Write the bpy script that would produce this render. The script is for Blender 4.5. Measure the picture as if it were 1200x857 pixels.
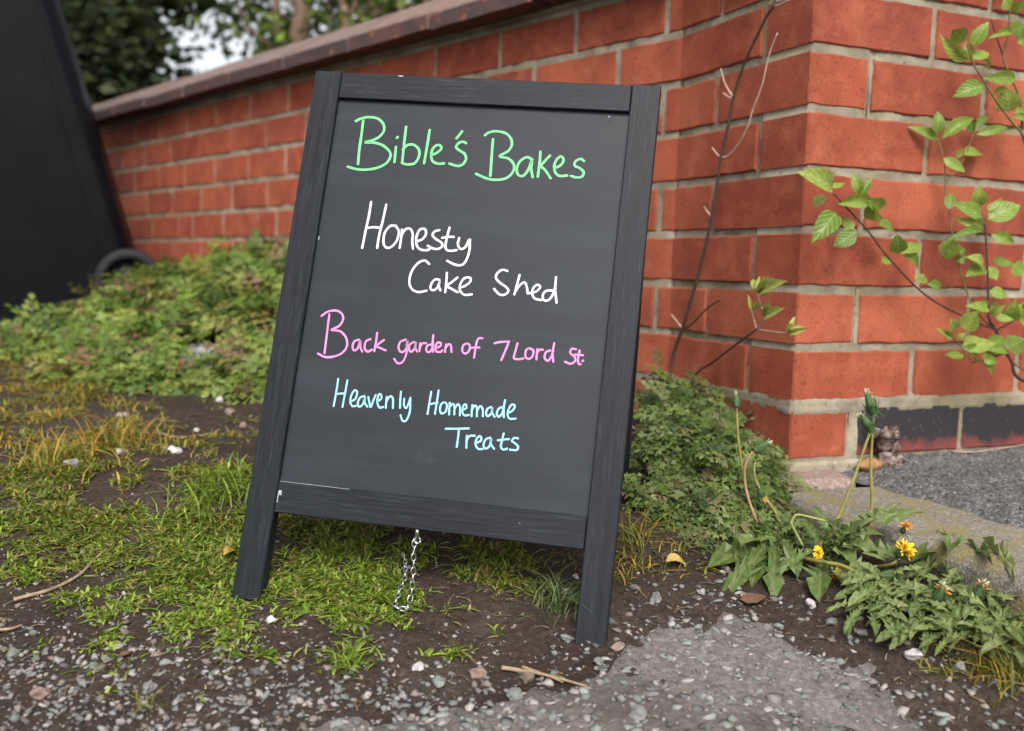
import bpy, bmesh, math, random
import numpy as np
from mathutils import Vector, Matrix, noise as mnoise

for o in list(bpy.data.objects): bpy.data.objects.remove(o)
random.seed(7); RNG = np.random.default_rng(11)
scene = bpy.context.scene
COL = scene.collection

# ------------------------------------------------------------------ camera
YAW, PITCH, ROLL = math.radians(23.41), math.radians(5.534), math.radians(1.533)
CAM = Vector((-.9228, -1.1269, .2617)); FPX = 1167.0
_fw = Vector((math.sin(YAW)*math.cos(PITCH), math.cos(YAW)*math.cos(PITCH), -math.sin(PITCH)))
_r0 = Vector((math.cos(YAW), -math.sin(YAW), 0)); _u0 = _r0.cross(_fw)
_r = _r0*math.cos(ROLL) + _u0*math.sin(ROLL); _u = _u0*math.cos(ROLL) - _r0*math.sin(ROLL)
cd = bpy.data.cameras.new('camera'); cam = bpy.data.objects.new('camera', cd); COL.objects.link(cam)
cam.matrix_world = Matrix(((_r.x, _u.x, -_fw.x, CAM.x), (_r.y, _u.y, -_fw.y, CAM.y), (_r.z, _u.z, -_fw.z, CAM.z), (0, 0, 0, 1)))
cd.sensor_width = 36; cd.lens = 36*FPX/1200; cd.clip_start = .02; cd.clip_end = 500
cd.dof.use_dof = True; cd.dof.focus_distance = 1.10; cd.dof.aperture_fstop = 4.0; cd.dof.aperture_blades = 9
scene.camera = cam

# ------------------------------------------------------------------ light
SUN = Vector((-.22, -.68, .72)).normalized()         # towards the light
elev = math.asin(SUN.z); az = math.atan2(SUN.x, SUN.y)
w = bpy.data.worlds.new('World'); scene.world = w; w.use_nodes = True
nt = w.node_tree; nt.nodes.clear()
sky = nt.nodes.new('ShaderNodeTexSky'); sky.sky_type = 'NISHITA'; sky.sun_disc = False
sky.sun_elevation = elev; sky.sun_rotation = az; sky.dust_density = 4.0; sky.air_density = 1.0; sky.ozone_density = 1.0
hs = nt.nodes.new('ShaderNodeHueSaturation'); hs.inputs['Saturation'].default_value = .22
bg = nt.nodes.new('ShaderNodeBackground'); bg.inputs['Strength'].default_value = .15
wo = nt.nodes.new('ShaderNodeOutputWorld')
nt.links.new(sky.outputs[0], hs.inputs['Color']); nt.links.new(hs.outputs[0], bg.inputs['Color']); nt.links.new(bg.outputs[0], wo.inputs['Surface'])
sl = bpy.data.lights.new('sun', 'SUN'); sl.energy = 1.5; sl.angle = math.radians(24); sl.color = (1, .96, .90)
so = bpy.data.objects.new('sun', sl); COL.objects.link(so); so.location = (-3, -4, 5)
so.rotation_euler = (-SUN).to_track_quat('-Z', 'Y').to_euler()
scene.view_settings.view_transform = 'Standard'; scene.view_settings.look = 'None'
scene.view_settings.exposure = 0.76; scene.view_settings.gamma = 1.0

# ------------------------------------------------------------------ helpers
def sstep(a, b, x):
    t = min(1, max(0, (x-a)/(b-a))); return t*t*(3-2*t)
def ray(px, py): return _fw + _r*((px-600)/FPX) - _u*((py-428.5)/FPX)
def at_depth(px, py, D): return CAM + ray(px, py)*D
def on_plane(px, py, p0, n):
    v = ray(px, py); return CAM + v*((p0-CAM).dot(n)/v.dot(n))

PHI = math.radians(107.67); WPIER = .330
R_ = Vector((1, 0, 0)); M_ = Vector((0, 1, 0)); L_ = Vector((math.cos(PHI), math.sin(PHI), 0))
INNER = M_*WPIER
NL = Vector((-math.sin(PHI), math.cos(PHI), 0))       # normal of the long wall, camera side
if NL.x > 0: NL = -NL
PROF = [(-60, -.16), (-1.5, -.16), (-.75, -.15), (-.48, -.105), (-.30, -.052), (-.13, -.010), (0, 0), (.5, .022), (1.5, .03), (3, .03), (60, .03)]
def ground_base(x, y):
    q = .5458*x + .8365*y; t = .8365*x - .5458*y
    z = 0
    for (a, za), (b, zb) in zip(PROF, PROF[1:]):
        if a <= q <= b:
            z = za + (zb-za)*(q-a)/(b-a); break
    wt = 1 - sstep(-.35, -.1, q)
    z -= .05*(max(-1.0, min(.3, t)) + .42)*wt
    P = Vector((x, y, 0)) - INNER
    u = P.dot(L_); dn = P.dot(NL)
    z += .10*(1 - sstep(0, .62, dn))*sstep(.3, 1.3, u)*(1 - sstep(3.5, 5, u))
    # the soil sinks towards the kerb and lies below the driveway
    z -= .034*sstep(-.30, -.12, x)*(1 - sstep(-.10, .02, y))*(1 - sstep(.10, .40, -y))
    z += .046*sstep(-.27, -.11, x)*sstep(.17, .33, -y)*(1 - sstep(.8, 1.2, -y))
    z -= .07*sstep(-.075, -.02, x)*(1 - sstep(-.03, .05, y))*(1 - sstep(2.9, 3.4, -y))
    return z
def gz(x, y):
    z = ground_base(x, y)
    z += .010*mnoise.noise((x*5, y*5, 3.1)) + .005*mnoise.noise((x*14, y*14, 7.7)) + .0025*mnoise.noise((x*42, y*42, 1.3))
    return z
def hit(px, py, h=0):
    v = ray(px, py); a = .4
    for i in range(3000):
        p = CAM + v*a
        if p.z <= ground_base(p.x, p.y) + h: break
        a += .004
    return Vector((p.x, p.y, gz(p.x, p.y) + h))

def link(o, parent=None):
    COL.objects.link(o)
    if parent is not None: o.parent = parent
    return o
def tag(o, label, cat, group=None, kind=None):
    o['label'] = label; o['category'] = cat
    if group: o['group'] = group
    if kind: o['kind'] = kind
    return o
def thing(name, loc, label, cat, group=None):
    o = bpy.data.objects.new(name, None); o.empty_display_size = .05; o.location = loc; link(o)
    return tag(o, label, cat, group)
def obj(name, me, mat, parent=None, M=None):
    """M is a world matrix; the parent is an unrotated Empty or another part."""
    o = bpy.data.objects.new(name, me)
    if mat is not None and not me.materials: me.materials.append(mat)
    link(o, parent)
    if mat is not None and me.materials[0] != mat:
        o.material_slots[0].link = 'OBJECT'; o.material_slots[0].material = mat
    if M is None: M = Matrix.Identity(4)
    PW[o.name] = M.copy()
    if parent is None: o.matrix_world = M
    else:
        pm = PW.get(parent.name, Matrix.Translation(parent.location))
        o.matrix_parent_inverse = Matrix.Identity(4); o.matrix_local = pm.inverted() @ M
    return o
PW = {}
def mesh(name, verts, faces, smooth=False):
    me = bpy.data.meshes.new(name); me.from_pydata([tuple(v) for v in verts], [], faces); me.update()
    if smooth: me.shade_smooth()
    return me
def bm_mesh(name, bm, smooth=False):
    me = bpy.data.meshes.new(name); bm.to_mesh(me); bm.free()
    if smooth: me.shade_smooth()
    return me
def box_mesh(name, x0, x1, y0, y1, z0, z1, bev=.001, seg=1):
    bm = bmesh.new(); bmesh.ops.create_cube(bm, size=1)
    for v in bm.verts: v.co = Vector(((x0+x1)/2 + v.co.x*(x1-x0), (y0+y1)/2 + v.co.y*(y1-y0), (z0+z1)/2 + v.co.z*(z1-z0)))
    if bev: bmesh.ops.bevel(bm, geom=bm.edges[:], offset=bev, segments=seg, affect='EDGES', profile=.5)
    return bm_mesh(name, bm)
def catmull(pts, n=6):
    P = [Vector(p) for p in pts]
    if len(P) < 3:
        return [P[0].lerp(P[-1], i/n) for i in range(n+1)] if len(P) == 2 else P
    Q = [P[0]*2 - P[1]] + P + [P[-1]*2 - P[-2]]; out = []
    for i in range(1, len(Q)-2):
        a, b, c, e = Q[i-1:i+3]
        for k in range(n):
            t = k/n
            out.append(.5*((2*b) + (c-a)*t + (2*a-5*b+4*c-e)*t*t + (3*b-a-3*c+e)*t**3))
    out.append(P[-1]); return out
def tube_data(path, rad, sides=6, wob=0):
    P = [Vector(p) for p in path]; V = []; F = []; n = len(P); prev = None
    for i, p in enumerate(P):
        t = (P[min(i+1, n-1)] - P[max(i-1, 0)]).normalized()
        if prev is None:
            a = Vector((0, 0, 1)) if abs(t.z) < .9 else Vector((1, 0, 0)); e1 = t.cross(a).normalized()
        else: e1 = (prev - t*prev.dot(t)).normalized()
        prev = e1; e2 = t.cross(e1)
        r = rad(i/(n-1)) if callable(rad) else rad
        for k in range(sides):
            an = 2*math.pi*k/sides
            V.append(p + (e1*math.cos(an) + e2*math.sin(an))*r*(1 + (random.uniform(-wob, wob) if wob else 0)))
    for i in range(n-1):
        for k in range(sides):
            F.append((i*sides+k, i*sides+(k+1) % sides, (i+1)*sides+(k+1) % sides, (i+1)*sides+k))
    F.append(tuple(range(sides))[::-1]); F.append(tuple(range((n-1)*sides, n*sides)))
    return V, F
def tube(name, path, rad, sides=6, off=Vector((0, 0, 0)), wob=0):
    V, F = tube_data(path, rad, sides, wob); return mesh(name, [v-off for v in V], F, True)
def merge(parts):
    V = []; F = []
    for v, f in parts:
        n = len(V); V += list(v); F += [tuple(i+n for i in q) for q in f]
    return V, F
def np_mesh(name, V, F, col=None, smooth=False):
    """V (n,3), F (m,k) arrays with constant k; col (n,3)"""
    me = bpy.data.meshes.new(name); k = F.shape[1]
    me.vertices.add(len(V)); me.vertices.foreach_set('co', V.astype(np.float32).ravel())
    me.loops.add(F.size); me.loops.foreach_set('vertex_index', F.astype(np.int32).ravel())
    me.polygons.add(len(F)); me.polygons.foreach_set('loop_start', (np.arange(len(F))*k).astype(np.int32))
    if col is not None:
        ca = me.color_attributes.new('Col', 'FLOAT_COLOR', 'POINT')
        ca.data.foreach_set('color', np.concatenate([col, np.ones((len(col), 1))], 1).astype(np.float32).ravel())
    me.update(calc_edges=True); me.validate()
    if smooth: me.shade_smooth()
    return me
def scatter(name, tv, tf, mats, cols, smooth=False):
    """tv list of template vertex arrays, one picked per instance; mats (N,3,4)"""
    N = len(mats); n = len(tv[0]); T = np.array(tv); pick = RNG.integers(0, len(tv), N)
    V = np.einsum('nij,nvj->nvi', mats[:, :, :3], T[pick]) + mats[:, None, :, 3]
    F = (tf[None] + (np.arange(N)*n)[:, None, None]).reshape(-1, tf.shape[1])
    return np_mesh(name, V.reshape(-1, 3), F, np.repeat(cols, n, 0), smooth)
def srgb(r, g, b):
    f = lambda c: c/12.92 if c <= .04045 else ((c+.055)/1.055)**2.4
    return (f(r/255), f(g/255), f(b/255))

# ------------------------------------------------------------------ materials
class MT:
    def __init__(s, name, rough=.6, spec=.5):
        s.m = bpy.data.materials.new(name); s.m.use_nodes = True; s.nt = s.m.node_tree
        s.b = s.nt.nodes['Principled BSDF']; s.b.inputs['Roughness'].default_value = rough
        s.b.inputs['Specular IOR Level'].default_value = spec
        s.out = s.nt.nodes['Material Output']
    def n(s, t, **kw):
        nd = s.nt.nodes.new(t)
        for k, v in kw.items():
            if k in nd.inputs: nd.inputs[k].default_value = v
            else: setattr(nd, k, v)
        return nd
    def l(s, a, b): s.nt.links.new(a, b)
    def coord(s, kind='Object', scale=(1, 1, 1)):
        tc = s.n('ShaderNodeTexCoord'); mp = s.n('ShaderNodeMapping'); mp.inputs['Scale'].default_value = scale
        s.l(tc.outputs[kind], mp.inputs['Vector']); return mp.outputs[0]
    def noise(s, vec, scale, detail=4, rough=.6):
        nd = s.n('ShaderNodeTexNoise'); nd.inputs['Scale'].default_value = scale; nd.inputs['Detail'].default_value = detail
        nd.inputs['Roughness'].default_value = rough
        if vec is not None: s.l(vec, nd.inputs['Vector'])
        return nd.outputs['Fac']
    def ramp(s, fac, stops, mode='LINEAR'):
        r = s.n('ShaderNodeValToRGB'); cr = r.color_ramp; cr.interpolation = mode
        while len(cr.elements) < len(stops): cr.elements.new(.5)
        for e, (p, c) in zip(cr.elements, stops):
            e.position = p; e.color = (*c, 1) if len(c) == 3 else c
        s.l(fac, r.inputs[0]); return r.outputs[0]
    def mix(s, fac, a, b, mode='MIX'):
        m = s.n('ShaderNodeMix', data_type='RGBA', blend_type=mode)
        for v, i in ((fac, 0), (a, 6), (b, 7)):
            if hasattr(v, 'links') or hasattr(v, 'is_linked'): s.l(v, m.inputs[i])
            elif i == 0: m.inputs[0].default_value = v
            else: m.inputs[i].default_value = (*v, 1)
        return m.outputs[2]
    def bump(s, h, strength=.3, dist=.002):
        b = s.n('ShaderNodeBump'); b.inputs['Strength'].default_value = strength; b.inputs['Distance'].default_value = dist
        s.l(h, b.inputs['Height']); s.l(b.outputs[0], s.b.inputs['Normal'])
    def color(s, c):
        if isinstance(c, tuple): s.b.inputs['Base Color'].default_value = (*c, 1)
        else: s.l(c, s.b.inputs['Base Color'])
    def translucent(s, col, f=.3):
        t = s.n('ShaderNodeBsdfTranslucent'); mx = s.n('ShaderNodeMixShader'); mx.inputs[0].default_value = f
        if isinstance(col, tuple): t.inputs['Color'].default_value = (*col, 1)
        else: s.l(col, t.inputs['Color'])
        s.l(s.b.outputs[0], mx.inputs[1]); s.l(t.outputs[0], mx.inputs[2]); s.l(mx.outputs[0], s.out.inputs['Surface'])

def geo_pos(m, scale=1):
    g = m.n('ShaderNodeNewGeometry'); return g.outputs['Position']
def obj_rand(m): return m.n('ShaderNodeObjectInfo').outputs['Random']

def mat_brick():
    m = MT('red_brick', .82, .2); pos = geo_pos(m); rnd = obj_rand(m)
    base = m.ramp(rnd, [(0, (.23, .050, .029)), (.2, (.36, .090, .045)), (.4, (.29, .066, .035)), (.6, (.38, .102, .052)), (.8, (.31, .074, .040)), (1, (.25, .060, .036))])
    c = m.mix(m.ramp(m.noise(pos, 8, 5, .6), [(.40, (0, 0, 0)), (.70, (.75, .75, .75))]), base, (.165, .036, .022))
    c = m.mix(m.ramp(m.noise(pos, 20, 5, .65), [(.47, (0, 0, 0)), (.72, (.65, .65, .65))]), c, (.43, .125, .065))
    c = m.mix(m.ramp(m.noise(pos, 230, 3, .7), [(.56, (0, 0, 0)), (.68, (.8, .8, .8))]), c, (.105, .026, .018))
    c = m.mix(m.ramp(m.noise(pos, 125, 5, .75), [(.68, (0, 0, 0)), (.72, (.5, .5, .5))]), c, (.48, .26, .18))
    c = m.mix(m.ramp(m.noise(pos, 48, 6, .75), [(.65, (0, 0, 0)), (.69, (.6, .6, .6))]), c, (.060, .026, .020))
    c = m.mix(m.ramp(m.noise(pos, 13, 6, .75), [(.60, (0, 0, 0)), (.78, (.35, .35, .35))]), c, (.42, .30, .24))
    m.color(c)
    mp_ = m.n('ShaderNodeMapping'); mp_.inputs['Scale'].default_value = (1, 1, 1.8); m.l(pos, mp_.inputs['Vector'])
    h = m.mix(.5, m.noise(mp_.outputs[0], 120, 6, .75), m.noise(pos, 360, 4, .7)); m.bump(h, .75, .0024)
    return m.m
def mat_blue_brick():
    m = MT('blue_brick', .5, .5); pos = geo_pos(m)
    f = m.noise(pos, 22, 4, .65); sep = m.n('ShaderNodeSeparateXYZ'); m.l(pos, sep.inputs[0])
    mr = m.n('ShaderNodeMapRange'); mr.inputs['From Min'].default_value = .0; mr.inputs['From Max'].default_value = .06
    m.l(sep.outputs[2], mr.inputs[0])
    ad = m.n('ShaderNodeMath', operation='ADD'); m.l(mr.outputs[0], ad.inputs[0]); m.l(f, ad.inputs[1])
    c = m.ramp(ad.outputs[0], [(.62, (.17, .04, .035)), (.85, (.022, .019, .022))])
    c = m.mix(m.ramp(m.noise(pos, 180, 3, .7), [(.62, (0, 0, 0)), (.7, (.6, .6, .6))]), c, (.22, .19, .18))
    m.color(c); m.bump(m.noise(pos, 120, 5, .7), .5, .002); return m.m
def mat_mortar():
    m = MT('mortar', .95, .2); pos = geo_pos(m)
    sep = m.n('ShaderNodeSeparateXYZ'); m.l(pos, sep.inputs[0])
    c = m.ramp(m.noise(pos, 14, 5, .65), [(.3, (.14, .12, .088)), (.5, (.28, .24, .178)), (.7, (.38, .33, .255))])
    c = m.mix(m.ramp(m.noise(pos, 5.5, 3), [(.50, (0, 0, 0)), (.66, (.5, .5, .5))]), c, (.20, .175, .075))
    c = m.mix(m.ramp(m.noise(pos, 70, 4, .7), [(.58, (0, 0, 0)), (.72, (.7, .7, .7))]), c, (.075, .065, .05))
    c = m.mix(m.ramp(m.noise(pos, 40, 4, .7), [(.66, (0, 0, 0)), (.72, (.8, .8, .8))]), c, (.55, .52, .46))
    m.color(c); m.bump(m.noise(pos, 300, 5, .75), .7, .002); return m.m
def mat_coping():
    m = MT('coping_clay', .7, .4); pos = geo_pos(m); rnd = obj_rand(m)
    base = m.ramp(rnd, [(0, (.075, .033, .028)), (.4, (.105, .046, .038)), (.75, (.060, .033, .031)), (1, (.09, .040, .033))])
    c = m.mix(m.ramp(m.noise(pos, 16, 5, .7), [(.45, (0, 0, 0)), (.65, (1, 1, 1))]), base, (.05, .036, .034))
    c = m.mix(m.ramp(m.noise(pos, 40, 4, .75), [(.60, (0, 0, 0)), (.66, (.9, .9, .9))]), c, (.30, .10, .065))
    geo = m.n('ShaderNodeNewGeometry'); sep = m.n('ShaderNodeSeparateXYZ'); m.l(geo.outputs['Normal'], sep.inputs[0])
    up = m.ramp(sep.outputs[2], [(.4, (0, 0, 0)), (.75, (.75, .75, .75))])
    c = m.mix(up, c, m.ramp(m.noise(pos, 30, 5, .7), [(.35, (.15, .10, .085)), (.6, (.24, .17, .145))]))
    m.color(c); m.bump(m.noise(pos, 90, 5, .7), .5, .003); return m.m
def mat_board(name, grain, light=1.0):
    m = MT(name, .48, .17); v = m.coord('Object', grain)
    g = m.noise(v, 1, 6, .65); base = m.ramp(g, [(.3, (.0045*light, .0055*light, .0075*light)), (.7, (.0150*light, .0178*light, .0230*light))])
    fine = m.noise(m.coord('Object', tuple(a*3 for a in grain)), 1, 3, .7)
    c = m.mix(m.ramp(fine, [(.55, (0, 0, 0)), (.75, (.7, .7, .7))]), base, (.042, .049, .060))
    c = m.mix(m.ramp(m.noise(m.coord('Object'), 55, 4, .75), [(.71, (0, 0, 0)), (.75, (.7, .7, .7))]), c, (.22, .22, .21))
    m.color(c); m.bump(m.mix(.5, g, fine), .35, .0008)
    m.l(m.ramp(g, [(.2, (.36, .36, .36)), (.8, (.55, .55, .55))]), m.b.inputs['Roughness']); return m.m
def mat_panel():
    m = MT('chalkboard_paint', .42, .22); v = m.coord('Object')
    vd = m.coord('Object', (14, 2.2, 1)); rot = m.n('ShaderNodeMapping'); rot.inputs['Rotation'].default_value = (0, 0, .9)
    rot.inputs['Scale'].default_value = (3.5, 22, 1); m.l(v, rot.inputs['Vector'])
    wipe = m.noise(rot.outputs[0], 1, 5, .6)
    cloud = m.noise(v, 7, 4, .6)
    c = m.ramp(cloud, [(.3, (.0125, .0150, .0195)), (.7, (.0175, .0210, .0270))])
    c = m.mix(m.ramp(wipe, [(.48, (0, 0, 0)), (.72, (.40, .40, .40))]), c, (.040, .048, .060))
    sm = m.noise(v, 19, 4, .6); sm2 = m.noise(rot.outputs[0], 2.6, 3, .6)
    f = m.mix(1.0, m.ramp(sm, [(.66, (0, 0, 0)), (.85, (.7, .7, .7))]), m.ramp(sm2, [(.45, (0, 0, 0)), (.62, (.7, .7, .7))]), 'MULTIPLY')
    c = m.mix(f, c, (.075, .092, .115))
    m.color(c); m.bump(m.noise(v, 500, 3, .6), .12, .0004)
    m.l(m.ramp(wipe, [(.3, (.40, .40, .40)), (.7, (.52, .52, .52))]), m.b.inputs['Roughness']); return m.m
def mat_ink(name, col):
    m = MT(name, .55, .35); v = m.coord('Object'); f = m.noise(v, 420, 4, .7)
    dk = tuple(c*.70 for c in col)
    g = m.noise(v, 38, 4, .7); c = m.ramp(f, [(.34, dk), (.56, col)]); m.color(m.mix(m.ramp(g, [(.42, (.55, .55, .55)), (.58, (0, 0, 0))]), c, tuple(q*.72 for q in col))); return m.m
def mat_plain(name, col, rough=.5, spec=.5, metal=0, var=.25, scale=60, bump=.2, bd=.001):
    m = MT(name, rough, spec); m.b.inputs['Metallic'].default_value = metal; v = m.coord('Object')
    f = m.noise(v, scale, 4, .65); m.color(m.ramp(f, [(.3, tuple(c*(1-var) for c in col)), (.7, tuple(min(1, c*(1+var)) for c in col))]))
    if bump: m.bump(f, bump, bd)
    return m.m
def mat_vcol(name, rough=.6, spec=.3, trans=0, bump=0, scale=300, mottle=.25):
    m = MT(name, rough, spec); a = m.n('ShaderNodeVertexColor', layer_name='Col')
    pos = geo_pos(m); c = m.mix(m.ramp(m.noise(pos, scale, 4, .7), [(.35, (mottle,)*3), (.65, (0, 0, 0))]), a.outputs[0], (.02, .02, .015))
    m.color(c)
    if bump: m.bump(m.noise(pos, scale, 4, .7), bump, .002)
    if trans: m.translucent(c, trans)
    return m.m
def mat_leaf(name, stops, vein, trans=.3, rough=.45, veins=9, vstr=.5):
    m = MT(name, rough, .4); rnd = obj_rand(m); base = m.ramp(rnd, stops)
    uv = m.n('ShaderNodeUVMap'); sep = m.n('ShaderNodeSeparateXYZ'); m.l(uv.outputs[0], sep.inputs[0])
    # veins sweep from the midrib towards the tip: stripes over x - 0.55|y|
    ab = m.n('ShaderNodeMath', operation='ABSOLUTE'); m.l(sep.outputs[1], ab.inputs[0])
    mu = m.n('ShaderNodeMath', operation='MULTIPLY_ADD'); m.l(ab.outputs[0], mu.inputs[0]); mu.inputs[1].default_value = -.55; m.l(sep.outputs[0], mu.inputs[2])
    sc = m.n('ShaderNodeMath', operation='MULTIPLY'); m.l(mu.outputs[0], sc.inputs[0]); sc.inputs[1].default_value = veins*2*math.pi
    sn = m.n('ShaderNodeMath', operation='SINE'); m.l(sc.outputs[0], sn.inputs[0])
    st = m.ramp(sn.outputs[0], [(.55, (0, 0, 0)), (.98, (vstr,)*3)])
    rib = m.ramp(ab.outputs[0], [(.02, (vstr*1.4,)*3), (.07, (0, 0, 0))])
    f = m.mix(1.0, st, rib, 'LIGHTEN')
    c = m.mix(f, base, vein)
    pos = geo_pos(m); c = m.mix(m.ramp(m.noise(pos, 120, 4, .6), [(.4, (.3, .3, .3)), (.6, (0, 0, 0))]), c, tuple(v*.55 for v in stops[0][1]))
    m.color(c); m.bump(sn.outputs[0], .25, .0008); m.translucent(c, trans); return m.m
def mat_ground():
    m = MT('soil', .95, .15); pos = geo_pos(m)
    c = m.ramp(m.noise(pos, 7, 6, .65), [(.3, (.036, .026, .019)), (.5, (.055, .041, .031)), (.7, (.082, .064, .050))])
    c = m.mix(m.ramp(m.noise(pos, 160, 5, .75), [(.42, (0, 0, 0)), (.62, (.7, .7, .7))]), c, (.018, .013, .010))
    c = m.mix(m.ramp(m.noise(pos, 90, 5, .75), [(.60, (0, 0, 0)), (.68, (.6, .6, .6))]), c, (.17, .135, .11))
    m.color(c); m.bump(m.mix(.5, m.noise(pos, 120, 6, .75), m.noise(pos, 380, 3, .7)), .9, .006); return m.m
def mat_asphalt(name, lo, hi, sc=110, speck=(.30, .30, .29), moss=None, bd=.004):
    m = MT(name, .85, .3); pos = geo_pos(m)
    c = m.ramp(m.noise(pos, 12, 5, .65), [(.3, lo), (.7, hi)])
    vo = m.n('ShaderNodeTexVoronoi'); vo.inputs['Scale'].default_value = sc; vd_ = m.n('ShaderNodeVectorMath', operation='MULTIPLY_ADD'); nn = m.n('ShaderNodeTexNoise'); nn.inputs['Scale'].default_value = sc*.6; nn.inputs['Detail'].default_value = 4; m.l(pos, nn.inputs['Vector']); m.l(nn.outputs['Color'], vd_.inputs[0]); vd_.inputs[1].default_value = (1.6/sc,)*3; m.l(pos, vd_.inputs[2]); m.l(vd_.outputs[0], vo.inputs['Vector'])
    vc = m.n('ShaderNodeSeparateColor'); m.l(vo.outputs['Color'], vc.inputs[0])
    c = m.mix(m.ramp(vc.outputs[0], [(.55, (0, 0, 0)), (.95, (.6, .6, .6))]), c, speck)
    c = m.mix(m.ramp(vo.outputs['Distance'], [(.45, (0, 0, 0)), (.9, (.45, .45, .45))]), c, tuple(v*.45 for v in lo))
    c = m.mix(m.ramp(m.noise(pos, 240, 4, .7), [(.45, (0, 0, 0)), (.65, (.5, .5, .5))]), c, tuple(v*.4 for v in lo))
    if name == 'worn_asphalt':
        c = m.mix(m.ramp(m.noise(pos, 9, 6, .7), [(.46, (0, 0, 0)), (.62, (.75, .75, .75))]), c, (.060, .047, .038))
        c = m.mix(m.ramp(m.noise(pos, 55, 5, .75), [(.56, (0, 0, 0)), (.66, (.6, .6, .6))]), c, (.045, .036, .030))
    if moss:
        c = m.mix(m.ramp(m.noise(pos, 22, 5, .7), [(.48, (0, 0, 0)), (.62, (.75, .75, .75))]), c, moss)
    m.color(c); inv = m.ramp(vo.outputs['Distance'], [(0, (1, 1, 1)), (.8, (0, 0, 0))])
    m.bump(m.mix(.45, inv, m.noise(pos, 300, 5, .7)), .8, bd); return m.m
def mat_bark(name, a, b, sc=25):
    m = MT(name, .85, .25); v = m.coord('Object', (1, 1, .25)); f = m.noise(v, sc, 6, .7)
    m.color(m.ramp(f, [(.3, a), (.7, b)])); m.bump(f, .6, .01); return m.m

BRICK, BLUEB, MORTAR, COPING = mat_brick(), mat_blue_brick(), mat_mortar(), mat_coping()
SOIL = mat_ground()
ROADM = mat_asphalt('worn_asphalt', (.115, .100, .089), (.17, .150, .134), 170, (.22, .21, .20), None, .0016)
DRIVE = mat_asphalt('driveway_asphalt', (.085, .082, .080), (.14, .135, .13), 210, (.30, .29, .28), None, .005)
KERB = mat_asphalt('kerb_stone', (.15, .135, .105), (.25, .225, .185), 330, (.38, .36, .33), (.20, .165, .055), .0015)
PINKS = mat_asphalt('pink_stone', (.22, .15, .125), (.32, .24, .205), 300, (.42, .34, .30), (.15, .12, .06), .0015)

# ------------------------------------------------------------------ ground
def grid_lines(fine0, fine1, step, lo, hi):
    a = list(np.arange(fine0, fine1+1e-6, step)); s = step; x = fine1
    while x < hi: s *= 1.35; x += s; a.append(min(x, hi))
    s = step; x = fine0; b = []
    while x > lo: s *= 1.35; x -= s; b.append(max(x, lo))
    return b[::-1] + a
def height_sheet(name, xs, ys, fz, mat):
    V = np.array([(x, y, fz(x, y)) for y in ys for x in xs]); nx = len(xs)
    i = np.arange(nx-1)[None] + (np.arange(len(ys)-1)*nx)[:, None]; i = i.ravel()
    F = np.stack([i, i+1, i+1+nx, i+nx], 1)
    o = obj(name, np_mesh(name, V, F, None, True), mat); o['kind'] = 'structure'; return o
gx = grid_lines(-1.35, .15, .0075, -60, 60); gy = grid_lines(-.75, .9, .0085, -60, 60)
height_sheet('ground', gx, gy, gz, SOIL)

# worn road surface: its thin ragged edge dives under the soil
ROAD_EDGE = [(-200, 905), (120, 880), (300, 848), (420, 835), (520, 815), (600, 808), (700, 770), (745, 722), (800, 700), (850, 695), (905, 712), (960, 742), (1020, 768), (1080, 800), (1160, 845), (1220, 880)]
EDGE_W = [hit(*p) for p in ROAD_EDGE]
EDGE_QT = [(.8365*p.x - .5458*p.y, .5458*p.x + .8365*p.y) for p in EDGE_W]
def road_q(t):
    if t <= EDGE_QT[0][0]: return EDGE_QT[0][1]
    for (a, qa), (b, qb) in zip(EDGE_QT, EDGE_QT[1:]):
        if a <= t <= b: return qa + (qb-qa)*(t-a)/(b-a)
    return EDGE_QT[-1][1]
def road_in(x, y):
    t = .8365*x - .5458*y; q = .5458*x + .8365*y
    return road_q(t) - q + .030*mnoise.noise((x*13, y*13, .4)) + .022*mnoise.noise((x*36, y*36, 9)) + .010*mnoise.noise((x*90, y*90, 3))
def road_z(x, y):
    s = road_in(x, y); k = sstep(-.035, .065, s)
    return ground_base(x, y) + .004*mnoise.noise((x*7, y*7, 3)) + .0016*mnoise.noise((x*60, y*60, 5)) + .0022*mnoise.noise((x*24, y*24, 6)) - .017 + .021*k
rx = grid_lines(-.95, -.08, .0085, -60, 60); ry = grid_lines(-.75, -.05, .0085, -60, .05)
height_sheet('road', rx, ry, road_z, ROADM)

# driveway beside the right wall
def drive_z(x, y):
    return -.010 + .035*min(0, y)*.6 + .0035*mnoise.noise((x*30, y*30, 4)) + .002*mnoise.noise((x*95, y*95, 8)) - (.012*(1 - sstep(.085, .12, x))) + .008*sstep(-.05, 0, y)
dx = grid_lines(.070, .62, .006, .070, 8); dy = grid_lines(-.55, .012, .006, -3.2, .012)
height_sheet('driveway', dx, dy, drive_z, DRIVE)

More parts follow.
